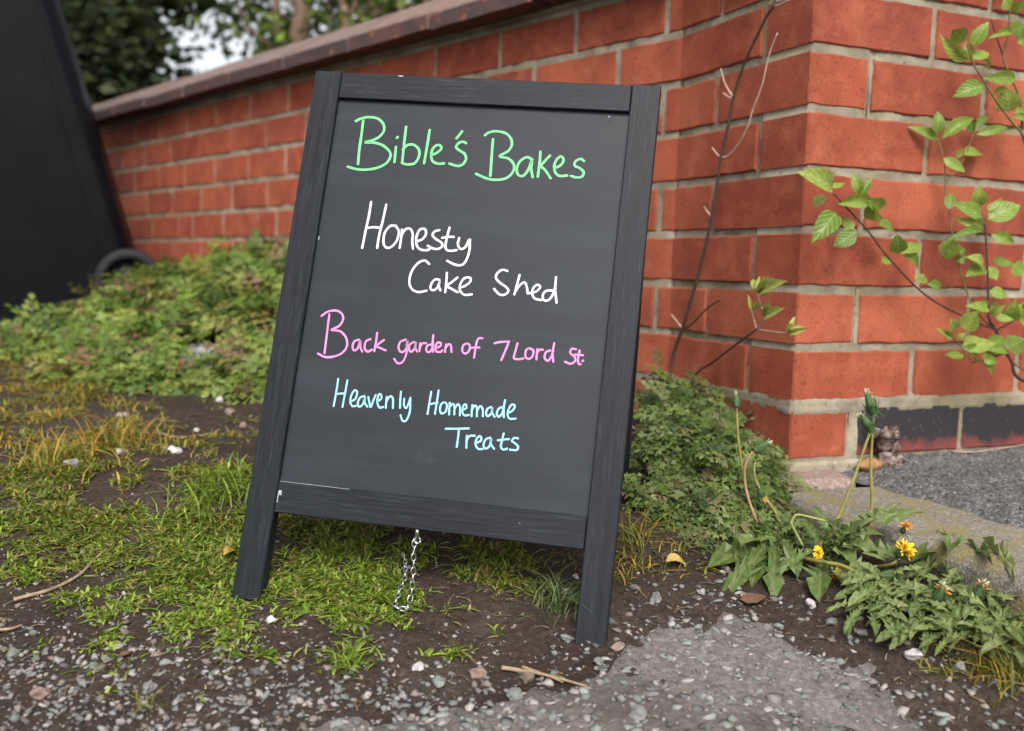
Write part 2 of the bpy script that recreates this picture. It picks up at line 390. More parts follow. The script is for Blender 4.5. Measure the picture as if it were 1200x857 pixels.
# ------------------------------------------------------------------ brick wall
CH = .083; JT = .012
def zj(j): return .66 - CH*j
wall = thing('brick_wall', (0, 0, -.08), 'low red brick garden wall with sloped clay coping and a squared corner pier', 'wall')
def brick_mesh(a, b, h, seed, fine):
    """a along the face, b into the wall, h high; the face is at y=0"""
    rs = random.Random(seed); bm = bmesh.new()
    nx = max(2, int(a/.02)) if fine else max(1, int(a/.06)); nz = 4 if fine else 1
    rings = []
    e = .0022
    def jit(k): return rs.uniform(-k, k)
    # front grid with worn edges
    idx = {}
    xs = [0, e] + [a*i/nx for i in range(1, nx)] + [a-e, a]; zs = [0, e] + [h*i/nz for i in range(1, nz)] + [h-e, h]
    je = .0011 if fine else .0006
    wav = [jit(je) for _ in xs]; wav2 = [jit(je) for _ in xs]
    V = []; F = []
    for k, z in enumerate(zs):
        for i, x in enumerate(xs):
            edge = (i in (0, len(xs)-1)) + (k in (0, len(zs)-1))
            y = e*(1 if edge else 0)*rs.uniform(.8, 1.6)
            zz = z + (wav[i] if k <= 1 else wav2[i] if k >= len(zs)-2 else 0); xx = x + (jit(.0002) if i in (0, 1, len(xs)-2, len(xs)-1) else 0)
            V.append((xx, y, zz))
    n = len(xs); m_ = len(zs)
    for k in range(m_-1):
        for i in range(n-1): F.append((k*n+i, k*n+i+1, (k+1)*n+i+1, (k+1)*n+i))
    ring = [i for i in range(n)] + [k*n+n-1 for k in range(1, m_)] + [(m_-1)*n+i for i in range(n-2, -1, -1)] + [k*n for k in range(m_-2, 0, -1)]
    base = len(V)
    for i in ring: V.append((V[i][0], b, V[i][2]))
    for q in range(len(ring)):
        F.append((ring[q], base+q, base+(q+1) % len(ring), ring[(q+1) % len(ring)]))
    F.append(tuple(base+q for q in range(len(ring))))
    bm.free(); return mesh('brick', V, F)
BM = {}
def put_brick(origin, axis, inward, a, b, z0, fine=True, mat=BRICK, h=CH-JT):
    var = random.randrange(5 if fine else 3); key = (round(a, 3), round(b, 3), round(h, 3), var, fine, mat.name, axis.cross(inward).z > 0)
    if key not in BM:
        me = brick_mesh(a, b, h, hash(key[:4]) & 0xffff, fine)
        BM[key] = me
    me = BM[key]
    pr = random.uniform(-.0008, .0008)
    M = Matrix(((axis.x, inward.x, 0, 0), (axis.y, inward.y, 0, 0), (0, 0, 1, 0), (0, 0, 0, 1)))
    M.translation = Vector((origin.x, origin.y, z0)) + inward*pr
    return obj('brick', me, mat, wall, M @ Matrix.Rotation(random.uniform(-.004, .004), 4, 'Z'))
S_, H_ = .2205, .1075; hj = .0055
for k in range(-1, 9):
    z0 = zj(k+1) + JT/2 + random.uniform(-.0008, .0008)
    even = k % 2 == 0
    # corner brick, seen on both faces: long side along the driveway face on even courses
    first = S_ if even else H_; other = H_ if even else S_
    cb = put_brick(Vector((0, 0, 0)), R_, M_, first-hj, other-hj, z0)
    x = first
    while x < 1.25:
        ex = min(x+S_, 1.25) - hj
        if k == 7:
            put_brick(Vector((x+hj+(.012 if x < .2 else 0), 0, 0)), R_, M_, ex-(x+hj)-(.012 if x < .2 else 0), .10, z0, True, BLUEB)
        else: put_brick(Vector((x+hj, 0, 0)), R_, M_, ex-(x+hj), .10, z0, x < .5)
        x += S_
    # pier return: origin at the far end so that the face looks towards -x
    y0 = other + hj
    put_brick(Vector((0, WPIER+.004, 0)), -M_, R_, WPIER+.004-y0, .10, z0)
    # long wall
    us = [.143 - (.0 if even else .108)]
    while us[-1] < 4.1:
        us.append(us[-1] + S_ + random.uniform(-.003, .003))
    if k == 3: us = [.035, .256, .477, .698, .919, 1.14, 1.302, 1.413, 1.524, 1.746, 1.967, 2.08] + [2.08+S_*i for i in range(1, 12)]
    prev = -.002
    for u in us:
        a = u - hj; o0 = prev
        if a - o0 > .012 and o0 < 4.0 and a < 4.15:
            put_brick(INNER + L_*a, -L_, -NL, a-o0, .10, z0, u < .6)
        prev = u + hj
# mortar: a solid core with an uneven, slightly recessed face
def mortar_face(o, ax, inward, ln, z0, z1, step, rec, ends=.10):
    nx = max(2, int(ln/step)); nz = max(2, int((z1-z0)/step)); V = []; F = []
    for k in range(nz+1):
        for i in range(nx+1):
            p = o + ax*(ln*i/nx); z = z0 + (z1-z0)*k/nz
            d = rec + .0026*mnoise.noise((p.x*30, p.y*30, z*30)) + .0022*mnoise.noise((p.x*110, p.y*110, z*110))
            if abs(z - zj(7)) < .012: d -= .0045
            q = p + inward*d; V.append((q.x, q.y, z))
    n = nx+1
    for k in range(nz):
        for i in range(nx): F.append((k*n+i, k*n+i+1, (k+1)*n+i+1, (k+1)*n+i))
    ring = [i for i in range(n)] + [k*n+nx for k in range(1, nz+1)] + [nz*n+i for i in range(nx-1, -1, -1)] + [k*n for k in range(nz-1, 0, -1)]
    b = len(V)
    for i in ring:
        q = Vector(V[i]) + inward*ends; V.append(q)
    for q in range(len(ring)): F.append((ring[q], b+q, b+(q+1) % len(ring), ring[(q+1) % len(ring)]))
    F.append(tuple(b+q for q in range(len(ring))))
    return V, F
ztop = zj(-1) + .010
obj('mortar', mesh('mortar', *mortar_face(R_*.0028, R_, M_, 1.245, -.16, ztop, .006, .0042), True), MORTAR, wall)
obj('mortar', mesh('mortar', *mortar_face(INNER - M_*.001 + R_*0, -M_, R_, WPIER-.0035, -.16, ztop, .006, .0042), True), MORTAR, wall)
obj('mortar', mesh('mortar', *mortar_face(INNER + L_*4.0, -L_, -NL, 4.0, -.16, ztop, .014, .0030), True), MORTAR, wall)
# inner leaf of the wall: solid body behind the facing
def prism(poly, z0, z1):
    n = len(poly); V = [(p.x, p.y, z0) for p in poly] + [(p.x, p.y, z1) for p in poly]
    F = [tuple(range(n))[::-1], tuple(range(n, 2*n))] + [(i, (i+1) % n, n+(i+1) % n, n+i) for i in range(n)]
    return V, F
cr0 = Vector((.09, .09, 0)); inn = INNER + R_*.09
obj('wall_core', mesh('wall_core', *prism([cr0, Vector((1.24, .09, 0)), Vector((1.24, .215, 0)), Vector((.215, .215, 0)), Vector((.215, .36, 0)),
     INNER + L_*3.99 - NL*.215, INNER + L_*3.99 - NL*.09, inn], -.15, ztop-.001)), MORTAR, wall)
# coping: saddle-backed clay pieces bedded on mortar
def coping_mesh(ln, seed):
    rs = random.Random(seed); prof = [(.064, 0), (.064, .030), (.057, .037), (-.075, .116), (-.11, .124), (-.145, .116), (-.27, .046), (-.272, 0)]
    V = []; F = []; n = len(prof); seg = 6
    xs = [0, .004] + [ln*i/seg for i in range(1, seg)] + [ln-.004, ln]
    for i, x in enumerate(xs):
        sh = .004 if i in (0, len(xs)-1) else 0
        for v, z in prof:
            V.append((x, v - math.copysign(sh, v+.11) + rs.uniform(-.0015, .0015), z*(1) - (sh if z > .02 else 0) + rs.uniform(-.001, .001)))
    for i in range(len(xs)-1):
        for k in range(n): F.append((i*n+k, i*n+(k+1) % n, (i+1)*n+(k+1) % n, (i+1)*n+k))
    F.append(tuple(range(n))); F.append(tuple(range((len(xs)-1)*n, len(xs)*n))[::-1])
    return mesh('coping', V, F)
cop = obj('coping', mesh('coping', *merge([prism([INNER + NL*.004, INNER + L_*3.98 + NL*.004, INNER + L_*3.98 - NL*.2, INNER - NL*.2 + L_*.06], ztop-.004, ztop+.004)])), MORTAR, wall)
cms = [coping_mesh(.309, i) for i in range(4)]
for i in range(13):
    u = .002 + .3145*i
    M = Matrix(((L_.x, NL.x, 0, 0), (L_.y, NL.y, 0, 0), (0, 0, 1, 0), (0, 0, 0, 1))); p = INNER + L_*u
    M.translation = Vector((p.x, p.y, ztop + .0030 + random.uniform(-.002, .002)))
    obj('coping_piece', cms[i % 4], COPING, cop, M @ Matrix.Rotation(random.uniform(-.006, .006), 4, 'Y') @ Matrix.Rotation(random.uniform(-.006, .006), 4, 'Z'))
for i in range(4):                                   # the pier and the driveway face carry the same coping
    M = Matrix(((1, 0, 0, -.04+.3145*i), (0, -1, 0, -.002), (0, 0, 1, ztop+.002), (0, 0, 0, 1)))
    obj('coping_piece', cms[i % 4], COPING, cop, M)

# ------------------------------------------------------------------ sandwich board
TL, TR, BR, BL = Vector((-.672, .060, .486)), Vector((-.338, -.158, .467)), Vector((-.447, -.282, -.115)), Vector((-.781, -.063, -.095))
bx = (TR-TL).normalized(); by = (TL-BL); BH = by.length; by = (by - bx*by.dot(bx)).normalized(); bz = bx.cross(by)
BW = .400; BH = .604
FB = Matrix(((bx.x, by.x, bz.x, BL.x), (bx.y, by.y, bz.y, BL.y), (bx.z, by.z, bz.z, BL.z), (0, 0, 0, 1)))
board = thing('sandwich_board', (BL+BR)/2, 'charcoal wooden sandwich board with coloured handwritten lettering standing on the verge', 'sandwich board')
STILE_M = mat_board('board_paint_upright', (150, 7, 60)); RAIL_M = mat_board('board_paint_rail', (7, 150, 60)); PANEL = mat_panel()
SW = .0315; TH = .018
def frame_set(F, H, rail_lo, front=True):
    for x0 in (0, BW-SW):
        obj('stile', box_mesh('stile', x0, x0+SW, 0 if front else 0, H, -TH, 0, .0009), STILE_M, board, F)
    obj('rail', box_mesh('rail', SW+.0006, BW-SW-.0006, H-SW-.0004, H-.0006, -TH, -.0006, .0009), RAIL_M, board, F)
    obj('rail', box_mesh('rail', SW+.0006, BW-SW-.0006, rail_lo, rail_lo+.034, -TH, -.0006, .0009), RAIL_M, board, F)
    return obj('panel', box_mesh('panel', SW-.004, BW-SW+.004, rail_lo+.030, H-SW+.004, -.0115, -.0065, .0003), PANEL, board, F)
panel = frame_set(FB, BH, .0945)
# rear leaf, hinged at the top and spread backwards
hb = Vector((.5458, .8365, 0))
rearR = BR + hb*.348 + Vector((0, 0, .109)); rearL = BL + hb*.348 + Vector((0, 0, .095))
topR = TR - bz*(TH+.002); topL = TL - bz*(TH+.002)
ry_ = (topR - rearR); RHh = ry_.length; ry_.normalize(); rx_ = (topL - topR); rx_ = (rx_ - ry_*rx_.dot(ry_)).normalized(); rz_ = rx_.cross(ry_)
FR = Matrix(((rx_.x, ry_.x, rz_.x, rearR.x), (rx_.y, ry_.y, rz_.y, rearR.y), (rx_.z, ry_.z, rz_.z, rearR.z), (0, 0, 0, 1)))
frame_set(FR, RHh-.004, .08, False)
RUBBER = mat_plain('black_rubber', (.012, .012, .013), .7, .3)
METAL = mat_plain('zinc_metal', (.62, .63, .65), .3, .5, 1.0, .15, 90, .1, .0004)
for hx in (.09, .31):
    hinge = obj('hinge', box_mesh('hinge', hx-.022, hx+.022, BH-.03, BH-.002, -TH-.0035, -TH+.001, .0003), RUBBER, board, FB)
    V, F = tube_data([FB @ Vector((hx-.022, BH-.004, -TH-.001)), FB @ Vector((hx+.022, BH-.004, -TH-.001))], .003, 8)
    obj('hinge_pin', mesh('hinge_pin', V, F, True), RUBBER, hinge)
for fx, h0 in ((SW/2, -.004), (BW-SW/2, -.006)):
    obj('foot_pad', box_mesh('foot_pad', fx-.006, fx+.006, h0, .0006, -TH+.003, -.004, .001), RUBBER, board, FB)

CHIP = mat_plain('bare_chipped_paint', (.30, .32, .33), .8, .2, 0, .4, 300, .2)
def chip(x0, x1, y0, y1, z):
    V = []; F = []; n = 14
    for i in range(n+1):
        x = x0 + (x1-x0)*i/n; a = .5 + .5*mnoise.noise((x*160, y0*90, 2)); V += [Vector((x, y0 + (y1-y0)*.45*(1-a), z)), Vector((x, y1 - (y1-y0)*.45*a, z))]
        if i: F.append((2*i-2, 2*i-1, 2*i+1, 2*i))
    obj('paint_chip', mesh('paint_chip', V, F), CHIP, board, FB)
chip(.034, .112, .12765, .1284, -.0004); chip(.034, .0375, .111, .1205, -.0004); chip(.0335, .0345, .100, .121, -.00042)
chip(.10, .106, .6005, .6030, -.0004); chip(.3455, .3475, .563, .566, .0002); chip(.0322, .0335, .40, .408, -.0060)

# handwriting: each word a flat painted part of the panel
INKS = {'green': mat_ink('green_chalk_ink', (.17, .66, .25)), 'white': mat_ink('white_chalk_ink', (.70, .71, .74)),
        'pink': mat_ink('pink_chalk_ink', (.74, .24, .53)), 'blue': mat_ink('blue_chalk_ink', (.30, .62, .74))}
PZ = -.0065
FBI = FB.inverted(); PP = FB @ Vector((.2, .3, PZ))
def to_panel(px, py):
    p = FBI @ on_plane(px, py, PP, bz); return Vector((p.x, p.y))
def ribbon(pts, width, z):
    P = catmull([Vector((p.x, p.y, 0)) for p in pts], 7); V = []; F = []; n = len(P)
    # rounded ends
    ss = random.random()*9
    for i, p in enumerate(P):
        t = (P[min(i+1, n-1)] - P[max(i-1, 0)]); t = t.normalized() if t.length else Vector((1, 0, 0))
        nrm = Vector((-t.y, t.x, 0)); wv = width*.5*(1 + .16*mnoise.noise((i*.22+ss, ss, 1)) + .06*mnoise.noise((i*.9+ss, ss, 4)))
        V += [p + nrm*wv, p - nrm*wv]
        if i: F.append((2*i-2, 2*i-1, 2*i+1, 2*i))
    for c, s in ((0, -1), (n-1, 1)):
        t = (P[1]-P[0] if c == 0 else P[-1]-P[-2]).normalized()*s; nrm = Vector((-t.y, t.x, 0)); b = len(V); rr = (V[2*c]-V[2*c+1]).length/2
        V.append(P[c])
        for a in range(7):
            an = -math.pi/2 + math.pi*a/6; V.append(P[c] + t*math.cos(an)*rr + nrm*math.sin(an)*rr)
        for a in range(6): F.append((b, b+1+a, b+2+a))
    return [Vector((v.x, v.y, z)) for v in V], F
def word(strokes, org, sc, ink, wpx):
    parts = []
    for i, st in enumerate(strokes):
        pts = [to_panel(org[0]+x/sc, org[1]+y/sc) for x, y in st]
        if len(pts) == 1: pts = [pts[0], pts[0] + Vector((.0008, .001))]
        parts.append(ribbon(pts, wpx*.84/1045.0, PZ + .00025 + .00006*i))
    V, F = merge(parts); obj('word', mesh('word', V, F), INKS[ink], panel, FB)
T1 = ((390, 120), 3.871); T2 = ((410, 225), 4.615); T3 = ((360, 350), 3.529); T4 = ((370, 435), 4.615)
word([[(138,85),(130,150),(120,220),(115,280)], [(105,85),(130,74),(165,68),(205,75),(230,100),(232,130),(210,158),(175,175),(147,182),(185,183),(225,195),(255,220),(262,245),(245,275),(210,295),(165,305),(115,305),(68,293)],
      [(287,203),(284,235),(280,272)], [(291,162)], [(333,113),(325,180),(315,275)], [(318,215),(340,195),(370,195),(392,218),(390,250),(370,278),(335,283),(314,275)], [(440,127),(430,190),(415,277)],
      [(448,240),(470,232),(492,213),(488,197),(470,197),(453,215),(447,245),(455,270),(480,280),(505,278)], [(587,133),(575,149),(562,165)],
      [(605,187),(590,180),(570,188),(560,205),(575,220),(598,235),(605,258),(590,283),(565,290),(530,280)]], *T1, 'green', 3.5)
word([[(727,168),(722,230),(715,333)], [(690,150),(710,137),(745,132),(785,142),(808,165),(812,195),(795,222),(757,245),(795,255),(820,280),(820,310),(795,340),(755,352),(705,348),(650,325)],
      [(905,260),(880,250),(850,268),(835,300),(840,328),(862,335),(885,310),(903,265),(900,300),(907,340)], [(942,225),(938,280),(930,338)], [(985,243),(962,268),(945,290),(965,310),(988,345)],
      [(1008,300),(1035,285),(1047,262),(1035,247),(1015,262),(1005,290),(1010,320),(1030,335),(1063,333)], [(1140,268),(1125,258),(1102,268),(1098,288),(1120,300),(1138,318),(1130,338),(1105,342),(1080,335)]], *T1, 'green', 3.4)
word([[(115,55),(105,120),(88,200),(67,303)], [(197,70),(180,150),(160,230),(148,303)], [(95,195),(130,192),(168,195)], [(250,185),(220,185),(190,220),(182,270),(195,300),(225,298),(255,262),(265,215),(248,183)],
      [(282,205),(278,250),(270,303)], [(278,240),(300,205),(325,200),(340,225),(338,270),(342,308)], [(360,270),(395,255),(413,225),(405,202),(380,205),(362,240),(360,280),(375,308),(405,317),(430,313)],
      [(485,208),(460,215),(448,235),(465,255),(495,275),(500,295),(475,310),(445,305),(422,292)], [(540,195),(530,230),(518,290),(525,315),(550,320),(577,316)], [(500,250),(530,245),(563,245)],
      [(592,250),(585,285),(600,310),(625,300),(645,262)], [(650,260),(648,310),(635,360),(610,395),(570,395),(527,374)]], *T2, 'white', 3.2)
word([[(430,390),(405,372),(370,385),(335,430),(322,485),(335,525),(370,542),(415,535)], [(485,475),(460,475),(440,500),(437,525),(455,532),(475,515),(487,480),(482,510),(490,533)], [(525,438),(522,490),(516,543)],
      [(583,463),(550,490),(525,508),(550,525),(583,543)], [(592,520),(625,508),(652,485),(650,465),(620,468),(598,500),(597,535),(620,557),(660,555)]], *T2, 'white', 3.0)
word([[(852,428),(825,422),(798,440),(790,465),(810,490),(845,515),(858,535),(840,555),(810,555),(780,525)], [(918,450),(905,500),(890,555)], [(895,540),(920,505),(945,490),(957,515),(962,550)],
      [(962,550),(985,545),(1010,538),(1030,515),(1012,503),(990,525),(987,555),(1002,578),(1035,586)], [(1095,535),(1065,535),(1045,555),(1048,585),(1075,585),(1098,555),(1108,520)], [(1115,462),(1111,530),(1118,600)]], *T2, 'white', 3.0)
word([[(92,65),(85,120),(72,225)], [(60,72),(85,55),(120,50),(145,65),(148,90),(130,115),(100,130),(135,135),(160,160),(165,195),(145,225),(110,240),(75,242),(45,228)], [(215,170),(195,178),(188,200),(195,215),(210,205),(220,175),(220,200),(228,220)],
      [(262,168),(243,178),(238,205),(250,220),(268,212)], [(290,142),(285,180),(278,218)], [(318,172),(300,185),(285,197),(303,205),(325,215)]], *T3, 'pink', 2.9)
word([[(408,170),(385,180),(378,205),(390,222),(408,210),(415,175),(410,230),(395,262),(375,268),(360,250)], [(443,180),(425,190),(422,212),(432,220),(445,205),(450,182),(448,205),(455,220)], [(468,185),(466,200),(465,218)], [(467,200),(478,186),(492,185)],
      [(515,190),(497,195),(493,215),(505,222),(518,205),(521,180)], [(522,152),(518,190),(520,220)], [(532,205),(550,198),(553,185),(540,183),(530,200),(533,218),(550,222),(560,215)], [(575,190),(572,205),(570,222)], [(573,205),(585,190),(595,195),(597,222)]], *T3, 'pink', 2.7)
word([[(660,185),(645,195),(642,218),(655,228),(670,215),(672,193),(660,185)], [(725,165),(710,165),(700,185),(690,245)], [(677,205),(695,203),(712,203)]], *T3, 'pink', 2.7)
word([[(775,185),(800,180),(835,178)], [(835,178),(820,215),(803,255)]], *T3, 'pink', 2.9)
word([[(870,185),(862,215),(855,246),(875,251),(895,248)], [(917,205),(905,215),(903,240),(917,250),(932,238),(935,215),(917,205)], [(952,210),(950,230),(948,252)], [(950,228),(960,213),(975,212)], [(1005,215),(988,222),(982,245),(995,258),(1010,240),(1018,215)], [(1022,185),(1015,225),(1018,262)]], *T3, 'pink', 2.8)
word([[(1112,210),(1095,208),(1088,225),(1105,240),(1108,258),(1090,270),(1067,262)], [(1127,215),(1120,250),(1123,270),(1131,272)], [(1108,232),(1125,233),(1140,235)], [(1138,260)]], *T3, 'pink', 2.8)
word([[(122,42),(112,110),(97,190)], [(172,50),(160,115),(145,195)], [(110,125),(135,122),(160,122)], [(190,165),(215,150),(225,115),(210,105),(192,135),(188,170),(200,190),(222,188)], [(265,135),(240,145),(228,175),(235,193),(255,180),(268,140),(265,170),(280,193)],
      [(285,140),(290,165),(298,195),(312,160),(325,130)], [(335,165),(355,150),(354,128),(342,128),(333,165),(345,197),(365,195)], [(385,140),(382,170),(380,200)], [(383,165),(402,138),(418,150),(418,200)], [(462,112),(458,160),(457,200)],
      [(480,150),(478,185),(492,200),(512,150)], [(513,145),(510,220),(490,268),(470,268),(460,240)]], *T4, 'blue', 2.6)
word([[(625,112),(615,170),(605,232)], [(665,105),(655,170),(645,232)], [(618,180),(640,175),(660,172)], [(700,168),(680,178),(672,210),(682,230),(703,218),(710,185),(700,168)], [(725,172),(723,200),(722,235)], [(723,200),(740,178),(750,190),(750,235)], [(751,205),(768,180),(780,195),(780,240)],
      [(795,212),(815,200),(812,180),(798,190),(793,220),(805,240),(828,238)], [(848,185),(845,210),(843,245)], [(845,210),(860,188),(872,198),(872,245)], [(873,215),(890,190),(903,205),(905,245)], [(950,195),(930,205),(922,230),(932,245),(950,228),(957,198),(955,225),(968,248)],
      [(1010,195),(990,205),(980,230),(990,248),(1008,230),(1017,195)], [(1025,158),(1017,205),(1018,250)], [(1040,228),(1065,215),(1078,190),(1062,182),(1045,205),(1038,235),(1050,258),(1082,258)]], *T4, 'blue', 2.6)
word([[(703,312),(760,312),(828,310)], [(775,315),(770,360),(763,410)], [(818,350),(816,375),(815,415)], [(816,375),(832,352),(860,350)], [(868,390),(895,375),(890,352),(872,365),(865,395),(878,420),(902,422)], [(945,360),(920,370),(908,400),(918,420),(940,405),(950,365),(948,395),(965,420)],
      [(1017,338),(1008,375),(1002,410),(1015,425),(1035,420)], [(985,375),(1015,371),(1045,368)], [(1095,365),(1075,362),(1062,378),(1080,392),(1095,410),(1085,428),(1050,425)]], *T4, 'blue', 2.7)

# chain: hangs from an eye under the bottom rail, then lies on the grass towards the rear leaf
eye_px = (489, 630); eye = on_plane(*eye_px, FB @ Vector((.2, .1, -.010)), bz)
chain = obj('chain_eye', mesh('chain_eye', *merge([tube_data([eye + Vector((0, 0, .012)), eye + Vector((0, 0, -.001))], .0026, 8),
        tube_data([eye + bx*(.0035*math.cos(a)) + Vector((0, 0, .0035*math.sin(a)-.003)) for a in np.linspace(0, 2*math.pi, 13)], .0011, 6)]), True), METAL, board)
def zc(x, y): return (440+x/7.14, 610+y/7.14)
path = []
n2 = Vector((_fw.x, _fw.y, 0)).normalized()
p = eye + Vector((0, 0, -.006)); gl = gz(p.x, p.y) + .006
for k in range(9): 
    pxy = zc(*[(328,165),(322,240),(320,300),(318,350),(318,410),(316,480),(308,545),(303,600),(285,680)][k])
    path.append(on_plane(*pxy, eye, n2))
for q in [(262,740),(235,715),(200,748),(165,755),(158,725),(168,688),(185,645),(205,590),(230,540),(245,495),(250,455),(250,395),(245,330),(215,280)]:
    path.append(hit(*zc(*q), .010))
dense = catmull(path, 16); lk = []; acc = 0; pitch = .0073; last = dense[0]; lk.append(last)
for q in dense[1:]:
    if (q-last).length >= pitch: lk.append(q); last = q
def link_mesh():
    pts = []
    for i in range(17):
        a = 2*math.pi*i/16; pts.append(Vector((.0044*math.cos(a)*(1.0), .0027*math.sin(a), 0)))
    V, F = tube_data(pts, .00075, 5); return mesh('chain_link', V, F, True)
LM = link_mesh()
for i in range(len(lk)-1):
    a, b = lk[i], lk[i+1]; t = (b-a).normalized(); e = t.cross(_fw).normalized(); n_ = e.cross(t)
    M = Matrix(((t.x, e.x, n_.x, 0), (t.y, e.y, n_.y, 0), (t.z, e.z, n_.z, 0), (0, 0, 0, 1))) @ Matrix.Rotation((i % 2)*math.radians(75) + random.uniform(.1, .6), 4, 'X')
    M.translation = (a+b)/2; obj('chain_link', LM, METAL, chain, M)

# ------------------------------------------------------------------ kerb stones and corner stones
def rock_mesh(name, sx, sy, sz, seed, sub=2, rough=.12, angular=.0):
    bm = bmesh.new(); bmesh.ops.create_icosphere(bm, subdivisions=sub, radius=1); rs = random.Random(int(seed*977))
    cuts = [(Vector((rs.gauss(0, 1), rs.gauss(0, 1), rs.gauss(0, 1))).normalized(), rs.uniform(.42, .75)) for _ in range(9)]
    for v in bm.verts:
        c = v.co.copy()
        if angular:
            m_ = max(abs(c.x), abs(c.y), abs(c.z)); c = c.lerp(c/m_*.80, angular*.5)
            for d, hh in cuts:
                e_ = c.dot(d) - hh
                if e_ > 0: c -= d*e_
        f = 1 + rough*mnoise.noise(c*1.7 + Vector((seed*3.1, seed*1.7, seed))) + rough*.4*mnoise.noise(c*4.5 + Vector((seed, 0, seed*2)))
        v.co = Vector((c.x*f*sx, c.y*f*sy, c.z*f*sz))
    return bm_mesh(name, bm, sub >= 2 and not angular)
def slab_mesh(name, x0, x1, y0, y1, z0, z1, seed, cut=40, amp=.004, rnd=.018):
    bm = bmesh.new(); bmesh.ops.create_cube(bm, size=1)
    for v in bm.verts: v.co = Vector(((x0+x1)/2 + v.co.x*(x1-x0), (y0+y1)/2 + v.co.y*(y1-y0), (z0+z1)/2 + v.co.z*(z1-z0)))
    bmesh.ops.bevel(bm, geom=bm.edges[:], offset=rnd, segments=4, affect='EDGES', profile=.5)
    bmesh.ops.triangulate(bm, faces=bm.faces[:])
    for _ in range(6):
        es = [e for e in bm.edges if e.calc_length() > .02]
        if not es: break
        bmesh.ops.subdivide_edges(bm, edges=es, cuts=1); bmesh.ops.triangulate(bm, faces=[f for f in bm.faces if len(f.verts) > 3])
    for v in bm.verts:
        c = v.co
        d = Vector((mnoise.noise((c.x*18+seed, c.y*18, c.z*18)), mnoise.noise((c.x*18, c.y*18+seed, c.z*18)), mnoise.noise((c.x*18, c.y*18, c.z*18+seed))))
        d2 = Vector((mnoise.noise((c.x*70+seed, c.y*70, c.z*70)), mnoise.noise((c.x*70, c.y*70+seed, c.z*70)), mnoise.noise((c.x*70, c.y*70, c.z*70+seed))))
        v.co = c + d*amp + d2*amp*.35
    return bm_mesh(name, bm, True)
kz = lambda y: -.018 + .02*min(0, y+.1)
k1 = obj('kerb_stone', slab_mesh('kerb_stone', -.088, .082, -.60, -.088, -.17, -.020, 3), KERB); tag(k1, 'long mossy concrete kerb stone edging the driveway beside the dandelions', 'kerb')
k3 = obj('kerb_stone', slab_mesh('kerb_stone', -.094, .080, -1.5, -.603, -.19, -.026, 13), KERB); tag(k3, 'kerb stone continuing the driveway edge towards the road', 'kerb')
k2 = obj('stone_block', slab_mesh('stone_block', -.085, .062, -.080, -.010, -.12, -.010, 8, rnd=.020), PINKS); tag(k2, 'pinkish rounded stone block under the brick corner of the pier', 'stone')
mb = obj('mortar_haunch', slab_mesh('mortar_haunch', -.012, .125, -.016, .02, -.05, -.001, 5, rnd=.006, amp=.002), MORTAR, wall)
ORST = mat_plain('orange_stone', (.28, .15, .06), .8, .3, 0, .4, 120, .4)
p = Vector((.115, -.035, -.005)); tag(obj('stone', rock_mesh('stone', .020, .013, .010, 4, 3, .2), ORST, None, Matrix.Translation(p)), 'small orange brown stone wedged beside the corner brick', 'stone')
# crumbled dry lump by the blue bricks
LUMP = MT('dry_lump', .9, .2); _p = geo_pos(LUMP); LUMP.color(LUMP.ramp(LUMP.noise(_p, 90, 5, .75), [(.32, (.03, .018, .013)), (.46, (.17, .10, .07)), (.56, (.48, .41, .38))])); LUMP.bump(LUMP.noise(_p, 200, 5, .75), 1.0, .010)
bm = bmesh.new()
for i in range(15):
    c = Vector((random.uniform(-.018, .018), random.uniform(-.012, .012), random.uniform(0, .05))); s = .013*(1-.4*c.z/.05)
    r_ = bmesh.ops.create_icosphere(bm, subdivisions=2, radius=s, matrix=Matrix.Translation(c) @ Matrix.Rotation(random.random()*3, 4, 'Z'))
    for v in r_['verts']: v.co += Vector((mnoise.noise(v.co*130), mnoise.noise(v.co*130+Vector((5, 0, 0))), mnoise.noise(v.co*130+Vector((0, 7, 0)))))*.005
lp = on_plane(1037, 552, Vector((0, -.022, 0)), Vector((0, 1, 0)))
tag(obj('dried_clump', bm_mesh('dried_clump', bm, True), LUMP.m, None, Matrix.Translation((lp.x, lp.y, drive_z(lp.x, lp.y)-.003))), 'crumbly brown and white dried clump against the dark bricks on the driveway', 'debris')

# ------------------------------------------------------------------ wheelie bin
BINM = MT('dark_plastic', .5, .10); _v = geo_pos(BINM)
BINM.color(BINM.mix(BINM.ramp(BINM.noise(_v, 6, 5, .65), [(.45, (0, 0, 0)), (.7, (.5, .5, .5))]), (.0022, .0026, .004), (.006, .006, .0075)))
BINM.bump(BINM.noise(_v, 260, 3, .6), .15, .001)
BINM.l(BINM.ramp(BINM.noise(_v, 9, 4), [(.3, (.36, .36, .36)), (.7, (.55, .55, .55))]), BINM.b.inputs['Roughness'])
fdir = Vector((-.995, .085, 0)).normalized(); tilt = math.radians(14.5)
wheel_c = at_depth(152, 330, 3.02)
upv = (Vector((0, 0, 1))*math.cos(tilt) + fdir*math.sin(tilt)).normalized(); sdir = upv.cross(fdir).normalized()   # sdir: across the bin
if sdir.dot(_fw) < 0: sdir = -sdir
frt = (fdir - upv*fdir.dot(upv)).normalized()
